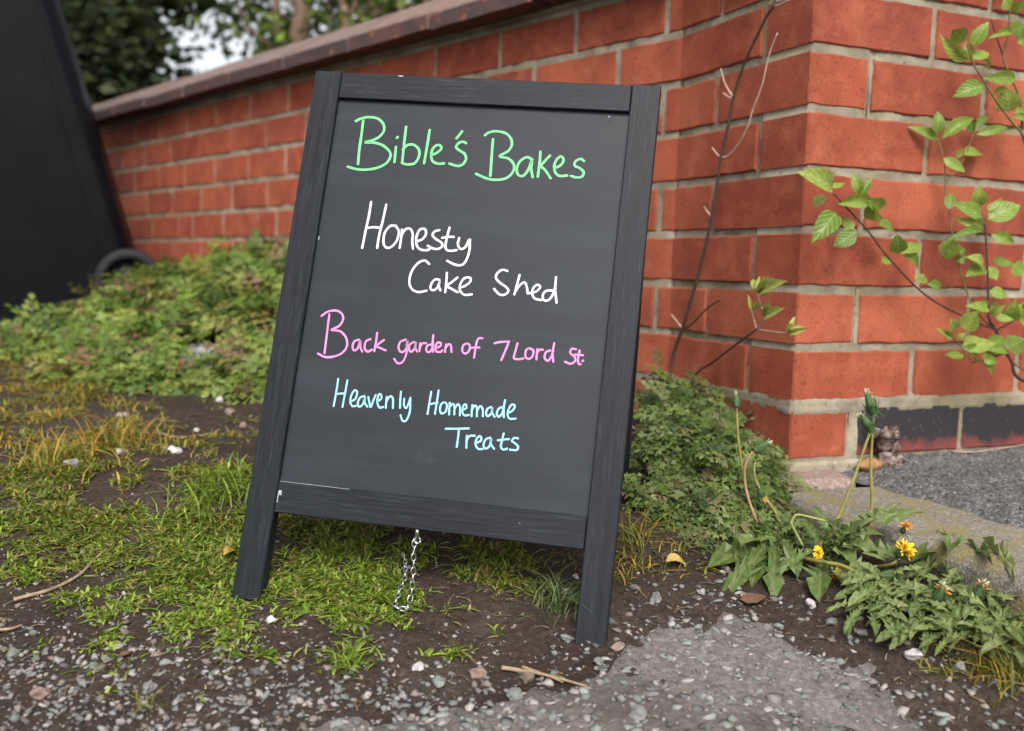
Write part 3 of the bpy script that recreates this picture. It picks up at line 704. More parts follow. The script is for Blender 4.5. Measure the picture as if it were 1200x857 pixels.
# local frame: x to the front, y across (away from the camera), z up; origin under the near wheel's axle on the ground
BF = Matrix(((frt.x, sdir.x, upv.x, 0), (frt.y, sdir.y, upv.y, 0), (frt.z, sdir.z, upv.z, 0), (0, 0, 0, 1)))
BF.translation = wheel_c - upv*.10
bino = thing('wheelie_bin', BF.translation, 'large dark grey plastic wheelie bin leaning on the bank by the wall', 'bin')
def rrect(x0, x1, y0, y1, r, z, n=4):
    out = []
    for cx, cy, a0 in ((x1-r, y1-r, 0), (x0+r, y1-r, 90), (x0+r, y0+r, 180), (x1-r, y0+r, 270)):
        for i in range(n+1):
            a = math.radians(a0 + 90*i/n); out.append(Vector((cx + r*math.cos(a), cy + r*math.sin(a), z)))
    return out
def loft(rings, cap=True):
    V = [v for r in rings for v in r]; n = len(rings[0]); F = []
    for i in range(len(rings)-1):
        for k in range(n): F.append((i*n+k, i*n+(k+1) % n, (i+1)*n+(k+1) % n, (i+1)*n+k))
    if cap: F += [tuple(range(n))[::-1], tuple(range((len(rings)-1)*n, len(rings)*n))]
    return V, F
def binring(z, g=0):
    t = z/1.0; z = z*1.16
    return rrect(-.030+.025*t-g, .47+.20*t+g, .04-.03*t-g, .50+.03*t+g, .05, z)
parts = [loft([binring(.03), binring(.25), binring(.30), binring(.62), binring(.90), binring(.90, .012), binring(.915, .018), binring(.96, .018), binring(.965, .008)])]
obj('body', mesh('body', *merge(parts)), BINM.m, bino, BF)
# raised ribs and side panel
for (x0, x1, z0, z1) in ((.06, .072, .10, .80),):
    def yside(z): return .04-.03*z
    V = [Vector((x, yside(z)-dy, z)) for z in (z0, z1) for x in (x0, x1) for dy in (.006, -.01)]
    obj('rib', mesh('rib', V, [(0, 2, 6, 4), (0, 4, 5, 1), (2, 3, 7, 6), (0, 1, 3, 2), (4, 6, 7, 5), (1, 5, 7, 3)]), BINM.m, bino, BF)
lid = loft([rrect(-.06, .71, -.03, .57, .05, .966), rrect(-.065, .72, -.035, .575, .06, .985), rrect(-.05, .70, -.02, .56, .07, 1.03), rrect(.03, .62, .05, .49, .08, 1.065)])
obj('lid', mesh('lid', *lid, True), BINM.m, bino, BF @ Matrix.Translation((0, 0, .152)))
obj('handle', mesh('handle', *merge([tube_data([Vector((-.09, .02, .945)), Vector((-.09, .52, .945))], .016, 10), tube_data([Vector((-.09, .10, .945)), Vector((.01, .10, .93))], .014, 8), tube_data([Vector((-.09, .44, .945)), Vector((.01, .44, .93))], .014, 8)]), True), BINM.m, bino, BF @ Matrix.Translation((.05, 0, .15)))
obj('axle', mesh('axle', *tube_data([Vector((0, -.01, .10)), Vector((0, .55, .10))], .012, 10), True), METAL, bino, BF)
def lathe(profile, seg=32):
    V = []; F = []; n = len(profile)
    for k in range(seg):
        a = 2*math.pi*k/seg
        for y, r in profile: V.append(Vector((r*math.cos(a), y, r*math.sin(a))))
    for k in range(seg):
        for i in range(n-1): F.append((k*n+i, k*n+i+1, ((k+1) % seg)*n+i+1, ((k+1) % seg)*n+i))
    return V, F
for yy in (-.025, .52):
    W = BF @ Matrix.Translation((0, yy, .10))
    ty = obj('wheel', mesh('wheel', *lathe([(-.018, .070), (-.022, .076), (-.022, .088), (-.014, .098), (.014, .098), (.022, .088), (.022, .070), (-.018, .070)]), True), RUBBER, bino, W)
    obj('rim', mesh('rim', *lathe([(-.014, .071), (-.006, .066), (-.004, .030), (-.018, .024), (-.018, .0), (.018, .0), (.018, .071)]), True), BINM.m, ty, W)

# ------------------------------------------------------------------ plants: leaf meshes
def leaf_mesh(name, n=6, shape=1.0, fold=.16, arch=.22, twist=0, wave=.0, seed=0):
    """unit length along x, unit width along y, normal z"""
    rs = random.Random(seed); V = []; F = []; UV = []
    for i in range(n+1):
        s = i/n; wd = .5*(math.sin(math.pi*s**(.78*shape))**.85 if 0 < s < 1 else (.05 if s == 0 else .0))
        z = arch*(s - s*s*1.5)
        for k, y in enumerate((-1, -.5, 0, .5, 1)):
            zz = z + fold*abs(y)*wd*1.6 - .10*(y*y)*wd + wave*rs.uniform(-1, 1)*abs(y) + twist*y*s*.3
            V.append((s - .04*abs(y)*wd, y*wd, zz)); UV.append((s, y*wd*2))
    for i in range(n):
        for k in range(4): F.append((i*5+k, (i+1)*5+k, (i+1)*5+k+1, i*5+k+1))
    me = mesh(name, V, F, True); uv = me.uv_layers.new(name='UVMap')
    for lp_ in me.loops: uv.data[lp_.index].uv = UV[lp_.vertex_index]
    return me
def frame_matrix(base, tip, nrm, width, zs=None):
    x = tip-base; ln = x.length; x = x.normalized(); z = (nrm - x*nrm.dot(x)).normalized(); y = z.cross(x)
    if zs is None: zs = ln
    M = Matrix(((x.x*ln, y.x*width, z.x*zs, base.x), (x.y*ln, y.y*width, z.y*zs, base.y), (x.z*ln, y.z*width, z.z*zs, base.z), (0, 0, 0, 1)))
    return M
SHRUB_L = mat_leaf('shrub_leaf', [(0, (.11, .20, .020)), (.35, (.18, .29, .030)), (.7, (.24, .34, .045)), (1, (.31, .38, .08))], (.50, .54, .22), .35, .40, 5, .34)
STEM_D = mat_plain('dark_twig_bark', (.050, .030, .022), .7, .3, 0, .4, 150, .4)
STEM_G = mat_plain('green_twig', (.13, .12, .045), .6, .3, 0, .35, 120, .3)
STEM_P = mat_plain('pale_dead_twig', (.42, .30, .24), .8, .2, 0, .3, 200, .3)
LV = [leaf_mesh('leaf', 6, 1.0, .18, .25, 0, .02, 1), leaf_mesh('leaf', 6, 1.15, .28, .5, .2, .03, 2), leaf_mesh('leaf', 6, .95, .10, -.12, -.25, .03, 3), leaf_mesh('leaf', 6, 1.05, .35, .75, .1, .02, 4)]

# ---- leafy shrub growing in front of the driveway face of the wall
YW = Vector((0, 1, 0))
def wp(px, py, d): return on_plane(px, py, Vector((0, -d, 0)), YW)
def sc(o, s): return lambda x, y: (o[0]+x/s, o[1]+y/s)
B1, C3, B2, Z8 = sc((930, 180), 4.285), sc((1050, 320), 6.593), sc((1040, 100), 6.12), sc((1060, 0), 5.357)
root = Vector((.60, -.075, drive_z(.60, -.075)))
shrub = thing('leafy_shrub', root, 'young leafy shrub with fresh green veined leaves sprawling over the right wall face', 'shrub')
def stem(parent, off, pts3, r0, r1, mat, name='stem', sides=6):
    P = catmull(pts3, 5)
    return obj(name, tube(name, P, lambda t: r0+(r1-r0)*t, sides, off), mat, parent, Matrix.Translation(off))
D0 = .055
def S(pts, d0, d1): return [wp(x, y, d0+(d1-d0)*i/(len(pts)-1)) for i, (x, y) in enumerate(pts)]
main = S([(1198, 446), (1186, 425), (1179, 411), (1167, 387), (1159, 373), (1158, 350), (1157.5, 320), (1155, 273), (1154, 256)], .065, .05)
stem(shrub, root, [root, root.lerp(main[0], .5) + Vector((.02, 0, .03))] + main, .0028, .0012, STEM_D)
stem(shrub, root, S([(1167, 387), (1150, 380), (1129, 371), (1095, 353), (1070, 333), (1037, 297), (1019, 273), (1000, 252), (977, 227)], .06, .045), .0016, .0010, STEM_D)
stem(shrub, root, S([(1164, 386), (1150, 372), (1138, 355), (1126, 320), (1117, 280), (1112, 245), (1108, 220), (1107, 191), (1100, 165)], .055, .02), .0014, .0009, STEM_G)
stem(shrub, root, S([(1108, 215), (1116, 205), (1129, 187), (1138, 165), (1143, 151)], .02, .03), .0009, .0007, STEM_G)
tp = S([(1200, 160), (1185, 142), (1164.5, 114), (1150, 90), (1140, 73), (1133, 48)], .06, .05)
stem(shrub, root, [root + Vector((.02, 0, .02)), root + Vector((.05, -.01, .28)), wp(1222, 200, .062)] + tp, .0022, .0011, STEM_G)
tq = S([(1198, 129), (1192.5, 108), (1183, 88), (1176, 67), (1181, 43), (1183, 17), (1180, -6)], .045, .04)
stem(shrub, root, [root + Vector((.02, .01, .02)), root + Vector((.07, .02, .30)), wp(1215, 190, .05)] + tq, .0022, .0012, STEM_G)
stem(shrub, root, S([(1176, 67), (1167, 41), (1161, 22)], .042, .035), .0011, .0007, STEM_D)
stem(shrub, root, S([(1168, 387), (1183, 379), (1200, 367), (1216, 352)], .06, .06), .0013, .0009, STEM_D)
stem(shrub, root, S([(1140, 425), (1126, 406), (1117, 394)], .075, .085), .0010, .0007, STEM_G)
stem(shrub, root, S([(1180, 413), (1160, 420), (1140, 425)], .062, .075), .0012, .0010, STEM_D)
stem(shrub, root, S([(1178, 415), (1190, 428), (1203, 436)], .06, .05), .0011, .0008, STEM_D)
leaves = []
for f, rows, dd in ((B1, [(190,175,65,100,75),(190,170,250,150,30),(330,200,300,110,40),(340,210,385,130,35),(220,255,400,235,50),(380,240,430,350,60),(370,235,465,265,50),(430,355,510,385,55),(210,300,120,415,75),(150,250,105,220,50),(315,395,210,460,60),(300,380,250,330,35),(530,500,520,420,60),(540,500,640,460,45),(545,515,635,565,45),(480,530,445,545,35),(630,650,650,610,45),(670,655,745,680,40),(780,280,790,200,40),(945,320,825,255,60),(935,265,930,180,55),(975,330,1125,260,85),(980,290,1040,230,40),(950,370,845,335,45),(950,400,810,415,40),(990,405,1100,440,45),(790,430,775,525,75),(1000,535,1095,555,35),(960,570,880,605,55),(980,570,1015,630,45),(870,540,815,530,35),(950,560,890,520,45),(985,690,1070,715,45),(980,770,890,765,40),(985,790,1040,770,40),(1010,820,1090,830,35),(1100,560,1157,600,60),(1130,820,1090,760,60),(850,510,830,470,25)], .05),
                   (C3, [(520,440,630,310,110),(520,560,735,545,110),(510,580,640,670,90),(440,460,435,370,80),(430,500,345,445,35),(525,635,395,635,50),(480,520,520,470,40),(660,640,790,635,45),(670,660,775,690,55),(660,690,760,780,35),(860,580,980,520,120),(840,570,720,490,80),(850,600,740,590,70),(720,290,570,250,60),(740,330,820,260,50),(770,340,900,360,45),(900,370,910,240,90),(960,350,985,230,50),(980,400,1060,330,80),(980,300,1070,240,70)], .065),
                   (B2, [(365,390,180,300,55),(350,350,365,200,65),(390,385,600,230,70),(610,340,590,250,45),(630,310,715,220,45),(640,355,855,300,50),(550,500,680,480,80),(540,500,495,480,50),(400,525,545,610,55),(440,780,470,840,40)], .025),
                   (Z8, [(400,370,250,260,60),(370,260,310,190,80),(400,250,440,240,30),(430,290,515,150,65),(420,380,390,270,45),(430,370,525,330,60),(480,380,530,415,35),(490,540,335,590,80),(700,490,525,490,60),(660,700,640,570,110),(640,560,560,575,35),(660,60,630,0,50),(670,70,745,20,50),(660,210,570,220,40),(670,200,755,160,70),(720,230,770,280,50),(680,740,770,765,50),(690,710,770,695,35)], .05)):
    for (x0, y0, x1, y1, wd) in rows:
        a = f(x0, y0); b = f(x1, y1); da = dd + random.uniform(-.006, .006); db = max(.008, da + random.uniform(-.014, .020))
        A = wp(*a, da); B = wp(*b, db)
        scl = (wp(a[0]+10, a[1], da) - wp(a[0], a[1], da)).length/10
        wpx = wd/(4.285 if f is B1 else 6.593 if f is C3 else 6.12 if f is B2 else 5.357)
        nrm = (CAM - A).normalized() + Vector((random.uniform(-.35, .35), random.uniform(-.1, .3), random.uniform(.0, .55)))
        width = wpx*.00105*1.68; B = A + (B-A)*1.12
        me = random.choice(LV); zs = (B-A).length*.7
        obj('leaf', me, SHRUB_L, shrub, frame_matrix(A, B, nrm, width, zs))
        # leaf stalk joins the blade to its stem
# ---- bare stem on the pier
XM = Vector((1, 0, 0))
def mp(px, py, d): return on_plane(px, py, Vector((-d, 0, 0)), XM)
DZ, EZ, FZ = sc((740, 0), 5.4545), sc((740, 150), 5.4545), sc((740, 300), 5.4545)
def SM(pts, d0, d1): return [mp(x, y, d0+(d1-d0)*i/(len(pts)-1)) for i, (x, y) in enumerate(pts)]
bpts = SM([(789, 417), (800, 385), (810, 351), (817, 327), (824, 300), (833, 260), (840, 218), (845, 184), (853, 150), (859, 117), (868, 86), (881, 55), (899, 18), (906, 8), (913, -14), (922, -40)], .06, .045)
b0 = Vector((-.075, .225, gz(-.075, .225)-.01))
bare = thing('bare_sapling', b0, 'tall thin bare dark stem with pale dead side twigs leaning on the brick pier', 'sapling')
stem(bare, b0, [b0, b0.lerp(bpts[0], .6)] + bpts, .0032, .0017, STEM_D, 'stem', 7)
for f, pts in ((DZ, [(655,630),(600,540),(570,440)]), (DZ, [(652,632),(620,620),(585,595)]), (EZ, [(575,188),(620,180),(680,110),(740,0)]), (EZ, [(570,190),(540,160),(515,125)]), (EZ, [(515,572),(480,530),(465,505)]),
               (FZ, [(325,465),(290,420),(255,375)]), (FZ, [(328,465),(380,440),(480,340),(565,280)]), (DZ, [(905,45),(950,30),(1010,0)]), (DZ, [(905,45),(918,20),(925,-4)])):
    q = [f(*p) for p in pts]
    if pts[-1] == (740, 0): q += [DZ(780, 690), DZ(835, 545), DZ(880, 350), DZ(933, 210)]
    ts = (430-q[0][1])/440; dd = .06-.015*ts
    stem(bare, b0, [mp(x, y, dd + .012*i/len(q)) for i, (x, y) in enumerate(q)], .0016, .0010, STEM_P if len(pts) != 4 or f is not FZ else STEM_D, 'side_twig', 6)
# ---- budding twig low on the pier
g0 = mp(*FZ(330, 830), .05); g0 = Vector((g0.x, g0.y, g0.z)); 
b1 = Vector((-.10, .14, gz(-.10, .14)-.01))
bud = thing('budding_twig', b1, 'short brown twig with opening yellow green buds beside the pier corner', 'twig')
BUDM = mat_leaf('bud_leaf', [(0, (.26, .34, .05)), (.5, (.38, .42, .09)), (1, (.46, .43, .14))], (.5, .5, .25), .35, .5, 3, .3)
stem(bud, b1, [b1, b1.lerp(g0, .5)] + [mp(*FZ(x, y), .05) for x, y in [(400,775),(520,680),(650,580),(800,470)]], .0022, .0014, STEM_D)
for pts in ([(800,470),(775,380),(748,280)], [(800,470),(850,400),(825,310),(800,230)], [(800,470),(940,490),(1010,490)]):
    stem(bud, b1, [mp(*FZ(x, y), .05+.004*i) for i, (x, y) in enumerate(pts)], .0012, .0009, STEM_P, 'shoot')
for (x0, y0, tips) in ((815,240,[(768,135),(790,150),(812,130),(850,138),(890,150),(960,155),(930,205),(870,150)]), (782,345,[(745,262),(800,290),(832,300),(790,330)]), (850,385,[(850,310),(882,305),(950,335)]), (1005,485,[(1045,382),(1012,430),(1080,440),(1112,470),(1060,470)])):
    for (x1, y1) in tips:
        A = mp(*FZ(x0, y0), .055); B = mp(*FZ(x1, y1), .055 + random.uniform(-.01, .02)); ln = (B-A).length
        nrm = (CAM-A).normalized() + Vector((random.uniform(-.5, .5), random.uniform(-.3, .3), random.uniform(-.2, .5)))
        obj('bud_leaf', random.choice(LV), BUDM, bud, frame_matrix(A, B, nrm, max(.0048, ln*.30)))

# ------------------------------------------------------------------ dandelions
def dandelion_leaf(name, lobes, seed, wide=.30, term=.30, arch=.35):
    rs = random.Random(seed); S_s = [0.0]; Wd = [.035]
    x = .10
    for i in range(lobes):
        st = (1-term-.10)/lobes; g = (.35 + .65*(i+1)/lobes)
        S_s += [x+st*.15, x+st*.55, x+st*.72]; Wd += [.055+.03*g, wide*.66*g*rs.uniform(.75, 1.15), .06+.05*g]; x += st
    S_s += [1-term, 1-term*.72, 1-term*.35, 1]; Wd += [.085, wide*.46, wide*.26, .0]
    V = []; F = []; UV = []; n = len(S_s)
    for i, (s, wd) in enumerate(zip(S_s, Wd)):
        z = arch*(s*1.0 - s*s*1.15)
        for k, y in enumerate((-1, -.35, 0, .35, 1)):
            back = -.06*abs(y)*(wd/.15) if wd > .11 else 0
            ww = wd*(1 + rs.uniform(-.15, .15)); V.append((s+back, y*ww, z + abs(y)*ww*.30 + rs.uniform(-.045, .045)*abs(y))); UV.append((s, y*ww*2))
    for i in range(n-1):
        for k in range(4): F.append((i*5+k, (i+1)*5+k, (i+1)*5+k+1, i*5+k+1))
    me = mesh(name, V, F, False); uv = me.uv_layers.new(name='UVMap')
    for lp_ in me.loops: uv.data[lp_.index].uv = UV[lp_.vertex_index]
    return me
DL = [dandelion_leaf('leaf', 5, 1, .34, .26, .30), dandelion_leaf('leaf', 6, 2, .36, .22, .40), dandelion_leaf('leaf', 4, 3, .30, .30, .25), dandelion_leaf('leaf', 6, 4, .32, .20, .50), dandelion_leaf('leaf', 4, 5, .42, .34, .2), dandelion_leaf('leaf', 5, 6, .28, .24, .6)]
DAND = mat_leaf('dandelion_leaf', [(0, (.085, .135, .030)), (.4, (.13, .19, .048)), (.75, (.175, .235, .065)), (1, (.22, .26, .10))], (.30, .28, .16), .25, .5, 6, .22)
STALK = mat_plain('dandelion_stalk', (.24, .21, .055), .5, .4, 0, .3, 60, .1); STALKP = mat_plain('pinkish_stalk', (.38, .25, .14), .5, .4, 0, .35, 45, .1); STALKG = mat_plain('pale_green_stalk', (.24, .27, .095), .5, .3, 0, .25, 60, .1)
SEPAL = mat_plain('green_sepals', (.055, .10, .035), .6, .3, 0, .5, 200, .2); SEPT = mat_plain('pale_sepal_tips', (.45, .47, .30), .7, .3, 0, .3, 100, 0)
PETAL = mat_plain('yellow_petals', (.86, .50, .012), .6, .3, 0, .2, 150, 0); PETALO = mat_plain('withered_petals', (.62, .28, .03), .7, .3, 0, .45, 150, 0)
def petal_burst(n, L, spread, wd, up=True, seed=0):
    rs = random.Random(seed); parts = []
    for i in range(n):
        a = rs.uniform(0, 2*math.pi); el = rs.uniform(*spread); d = Vector((math.cos(a)*math.cos(el), math.sin(a)*math.cos(el), math.sin(el)))
        ln = L*rs.uniform(.65, 1.1); side = d.cross(Vector((0, 0, 1))).normalized()*wd; b = d*ln*.12; m = d*ln*.6 + Vector((0, 0, .10*ln)); t = d*ln + Vector((0, 0, rs.uniform(-.15, .1)*ln))
        parts.append(([b-side*.6, b+side*.6, m+side, m-side, t+side*.8, t-side*.8], [(0, 1, 2, 3), (3, 2, 4, 5)]))
    return merge(parts)
def axis_matrix(p, ax, s=1):
    q = ax.normalized().to_track_quat('Z', 'Y').to_matrix().to_4x4(); return Matrix.Translation(p) @ q @ Matrix.Scale(s, 4)
CALYX = merge([lathe([(0, 0), (0, .0035), (.004, .0052), (.010, .0050), (.016, .0036), (.021, .0022), (.022, 0)], 12)])
CALYX = ([Vector((v.x, v.z, v.y)) for v in CALYX[0]], CALYX[1])
def sepals(n, seed, L=.017, op=.25, r=.0048, down=False):
    rs = random.Random(seed); parts = []
    for i in range(n):
        a = 2*math.pi*i/n + rs.uniform(-.2, .2); d = Vector((math.cos(a), math.sin(a), 0)); sd = Vector((-d.y, d.x, 0))*.0012; o_ = op*rs.uniform(.4, 1.6); ln = L*rs.uniform(.7, 1.1)
        b = d*r*.75; m = d*(r+o_*ln*.5) + Vector((0, 0, ln*.5)); t = d*(r+o_*ln) + Vector((0, 0, ln*(1-.3*o_)))
        parts.append(([b-sd, b+sd, m+sd*.9, m-sd*.9, t], [(0, 1, 2, 3), (3, 2, 4)]))
        if i % 2 == 0:
            t2 = d*(r*2.3) + Vector((0, 0, -.003 + rs.uniform(-.003, .003))); parts.append(([b-sd, b+sd, t2], [(0, 1, 2)]))
    return merge(parts)
def closed_head(parent, p, ax, s=1, petals=None, seed=0):
    M = axis_matrix(p - ax.normalized()*.002, ax, s)
    h = obj('flower_head', mesh('flower_head', *CALYX, True), SEPAL, parent, M)
    obj('sepals', mesh('sepals', *sepals(13, seed)), SEPAL, h, M)
    obj('sepal_tips', mesh('sepal_tips', *petal_burst(28, .010, (.7, 1.5), .0007, True, seed)), SEPT, h, M @ Matrix.Translation((0, 0, .016)))
    if petals: obj('petals', mesh('petals', *petal_burst(26, .011, (.5, 1.45), .0009, True, seed+3)), petals, h, M @ Matrix.Translation((0, 0, .013)))
    return h
def open_head(parent, p, ax, s=1, mat=PETAL, seed=0):
    M = axis_matrix(p, ax, s); M2 = M @ Matrix.Translation((0, 0, -.010))
    h = obj('flower_head', mesh('flower_head', *CALYX, True), SEPAL, parent, M2 @ Matrix.Scale(.75, 4))
    obj('petals', mesh('petals', *petal_burst(70, .014, (.05, 1.35), .0010, True, seed)), mat, h, M)
    obj('sepals', mesh('sepals', *sepals(12, seed, .012, .9)), SEPAL, h, M2)
    return h
LBL = {}
def dandelion(base, label, tips, hts=None, wmul=1.0):
    t = thing('dandelion', base, label, 'dandelion', 'dandelions beside the kerb')
    for (px, py, h) in tips:
        T = hit(px, py, h) + Vector((0, 0, .002)); ln = (T-base).length
        nrm = Vector((0, 0, 1)) + (CAM-base).normalized()*.55 + Vector((random.uniform(-.3, .3), random.uniform(-.3, .3), 0))
        obj('leaf', random.choice(DL), DAND, t, frame_matrix(base + Vector((random.uniform(-.004, .004), random.uniform(-.004, .004), .003)), T, nrm, min(ln*.95, .075)*wmul))
    return t
bA = hit(906, 640, .002); dA = dandelion(bA, 'dandelion with two tall curved pinkish stalks beside the fern-like ground cover', [(828, 672, .004), (848, 700, .003), (868, 640, .03), (890, 600, .045), (925, 600, .05), (862, 660, .01), (960, 640, .012), (905, 700, .006), (945, 610, .04), (880, 690, .004), (935, 672, .012)])
Z7 = sc((820, 450), 4.5125)
sdir2 = Vector((_fw.x, _fw.y, 0)).normalized()
def SP(pts, p0, lean=0):   # stalk points in an upright plane through p0, leaning
    return [on_plane(x, y, p0 + sdir2*lean*i, sdir2) for i, (x, y) in enumerate(pts)]
def stalk(parent, pts3, mat, r=.0017):
    P = catmull(pts3, 6)
    st = obj('stalk', tube('stalk', P, lambda t: r*(1.15-.3*t), 8, parent.location), mat, parent, Matrix.Translation(parent.location)); return P, st
P, _s = stalk(dA, [bA] + SP([Z7(370,830), Z7(310,740), Z7(268,640), Z7(242,540), Z7(238,450), Z7(262,385), Z7(295,352)], bA), STALKP); closed_head(dA, P[-1], P[-1]-P[-3] + Vector((.004, 0, .001)), 1.0, None, 2)
P, _s = stalk(dA, [bA + sdir2*.012] + SP([Z7(350,790), Z7(285,690), Z7(245,560), Z7(222,420), Z7(205,300), Z7(198,200), Z7(195,115)], bA + sdir2*.012), STALK); closed_head(dA, P[-1], Vector((0, 0, 1)) + sdir2*.5, .8, None, 5)
P, _s = stalk(dA, [bA + sdir2*.008] + SP([Z7(430,760), Z7(400,680), Z7(345,600), Z7(300,520), Z7(288,470), Z7(293,415)], bA + sdir2*.008), STALK, .0017); 
hp = on_plane(*Z7(318, 560), bA + sdir2*.006, sdir2); closed_head(dA, hp, Vector((.5, -.2, -.9)), .75, PETALO, 7)
bB = hit(968, 655, .002); dB = dandelion(bB, 'dandelion with two tall green stalks and closed heads growing beside the kerb stone', [(1052, 592, .055), (1075, 600, .05), (1030, 628, .03), (1035, 655, .02), (940, 610, .045), (955, 595, .06), (1000, 700, .008), (960, 708, .008), (1010, 615, .045), (920, 668, .012), (1015, 680, .01), (985, 610, .05), (1060, 660, .02)])
P, _s = stalk(dB, [bB] + SP([Z7(640,850), Z7(690,800), Z7(735,700), Z7(790,570), Z7(850,400), Z7(905,240)], bB), STALK, .0020); closed_head(dB, P[-1], Vector((-.55, .2, .8)), 1.05, None, 9)
bB2 = hit(1012, 640, .004)
P, _s = stalk(dB, [bB2 - sdir2*.002] + SP([Z7(895,710), Z7(910,640), Z7(908,540), Z7(905,440), Z7(910,320), Z7(922,150)], bB2), STALK, .0018); closed_head(dB, P[-1], Vector((-.35, .2, .9)), 1.2, None, 11)
P, _s = stalk(dB, SP([Z7(545,857), Z7(510,790), Z7(485,740), Z7(498,705), Z7(520,692), Z7(590,706), Z7(665,725)], bB - sdir2*.01), STALKG, .0015)
Z4 = sc((800, 560), 5.357)
P, _s = stalk(dB, [hit(*Z4(x, y), .014) for x, y in [(770,520),(870,545),(1000,580),(1125,618),(1250,650)]], STALK, .0022); closed_head(dB, P[-1], Vector((1, -.35, .25)), .95, None, 13)
fp = hit(1058, 652, .03); open_head(dB, fp, Vector((.1, -.7, .75)), .95, PETAL, 1); stalk(dB, [hit(1030, 668, .003), hit(1045, 664, .015), fp - Vector((.0, -.004, .008))], STALK, .0018)
fp = hit(1060, 622, .035); open_head(dB, fp, Vector((.1, -.4, .9)), .62, PETALO, 2); stalk(dB, [hit(1040, 655, .004), hit(1052, 640, .02), fp - Vector((0, -.002, .006))], STALK, .0016)
fp = hit(958, 652, .02); open_head(dB, fp, Vector((-.2, -.7, .4)), .55, PETAL, 3); stalk(dB, [bB, fp - Vector((0, -.003, .004))], STALK, .0016)
fp = hit(978, 676, .010); open_head(dB, fp, Vector((.1, -.8, -.2)), .55, PETALO, 4); stalk(dB, [bB, fp + Vector((0, .004, .004))], STALK, .0016)
CARPET = [((1098, 700), 'spreading dandelion with a withered orange flower among a flat leaf carpet', (1097, 690)), ((1146, 708), 'dandelion with a drying yellow brown flower by the kerb end', (1144, 690)),
          ((1060, 712), 'small flat dandelion rosette between white pebble and kerb', None), ((1120, 745), 'flat dandelion rosette at the edge of the worn asphalt', None), ((1175, 735), 'jagged dandelion rosette beside the yellowed grass tuft', None),
          ((1130, 672), 'dandelion leaves drooping over the mossy kerb stone', None), ((1020, 715), 'low dandelion rosette spreading by the white pebble', None), ((1190, 690), 'leafy dandelion rosette pressed against the kerb face', None), ((1080, 735), 'narrow leaved dandelion rosette in front of the withered flowers', None), ((1150, 745), 'dense low dandelion rosette between kerb end and asphalt', None), ((1195, 755), 'ragged dandelion rosette beside the kerb end grass', None), ((1040, 690), 'small dandelion rosette under the bright yellow flower', None)]
for (bp, lab, fl) in CARPET:
    b = hit(*bp, .004); tips = []
    for i in range(19):
        a = random.uniform(0, 2*math.pi); rr = random.uniform(22, 60); tips.append((bp[0] + rr*1.15*math.cos(a), bp[1] + rr*.62*math.sin(a), random.uniform(.006, .032)))
    if bp == (1130, 672): tips += [(1190, 668, .055), (1160, 650, .06), (1110, 645, .05)]
    t = dandelion(b, lab, tips, None, .62)
    if fl:
        fp = hit(*fl, .03); closed_head(t, fp - Vector((0, 0, .012)), Vector((.1, -.35, .9)), 1.0, PETALO, int(fl[0])); stalk(t, [b, fp - Vector((0, 0, .012))], STALK, .0018)

# ------------------------------------------------------------------ grass, ground cover, gravel
def rand_cols(pal, N, jit=.18):
    pal = np.array(pal); c = pal[RNG.integers(0, len(pal), N)]; return np.clip(c*(1 + RNG.uniform(-jit, jit, (N, 1))), 0, 1)
def blades(P, L, Wd, lean, cols, lv=(0, .4, .75, 1), tw=(.8, 1, .75, .06)):
    N = len(P); az_ = RNG.uniform(0, 2*np.pi, N); d = np.stack([np.cos(az_), np.sin(az_), np.zeros(N)], 1); sd = np.stack([-d[:, 1], d[:, 0], np.zeros(N)], 1)
    sa = RNG.uniform(0, np.pi, N); sd = sd*np.cos(sa)[:, None] + np.array([0, 0, .3])*np.sin(sa)[:, None] + d*np.sin(sa)[:, None]*.6
    V = []
    for s, t in zip(lv, tw):
        c = P + d*(L*lean*(s**1.8))[:, None] + np.array([0, 0, 1])*(L*(s - .55*lean*s*s))[:, None]
        V += [c - sd*(Wd*t*.5)[:, None], c + sd*(Wd*t*.5)[:, None]]
    V = np.stack(V, 1); n = 2*len(lv)
    T = np.array([[2*i, 2*i+1, 2*i+3, 2*i+2] for i in range(len(lv)-1)])
    F = (T[None] + (np.arange(N)*n)[:, None, None]).reshape(-1, 4)
    shade = np.repeat(cols, n, 0)
    return V.reshape(-1, 3), F, shade
def join_np(sets):
    V = []; F = []; C = []; o = 0
    for v, f, c in sets: V.append(v); F.append(f+o); C.append(c); o += len(v)
    return np.concatenate(V), np.concatenate(F), np.concatenate(C)
def patch_points(cx, cy, rx, ry, n, clump=.0):
    """points of a ragged ground patch given by its centre and reach"""
    c = hit(cx, cy); ex = hit(cx+rx, cy) - c; ey = hit(cx, cy-ry) - c; out = []; tries = 0
    while len(out) < n and tries < n*14:
        tries += 1
        a, b = RNG.uniform(-1.25, 1.25, 2); rr = math.hypot(a, b)
        x = c.x + ex.x*a + ey.x*b; y = c.y + ex.y*a + ey.y*b
        nz = mnoise.noise((x*11, y*11, 2.2)) + .8*mnoise.noise((x*27, y*27, 6)) + .6*mnoise.noise((x*70, y*70, 5))
        if nz < (clump - .25) + 1.3*max(0, rr-.45) + RNG.uniform(-.25, .25): continue
        if road_in(x, y) > .0 or (x > -.08 and y < .02): continue
        out.append((x, y, gz(x, y) - .002))
    return np.array(out).reshape(-1, 3)
G_BRIGHT = [(.15, .235, .020), (.20, .29, .026), (.25, .33, .04), (.11, .18, .02), (.30, .36, .07)]
G_OLIVE = [(.17, .18, .028), (.22, .21, .035), (.13, .145, .025), (.28, .26, .06), (.09, .11, .02)]
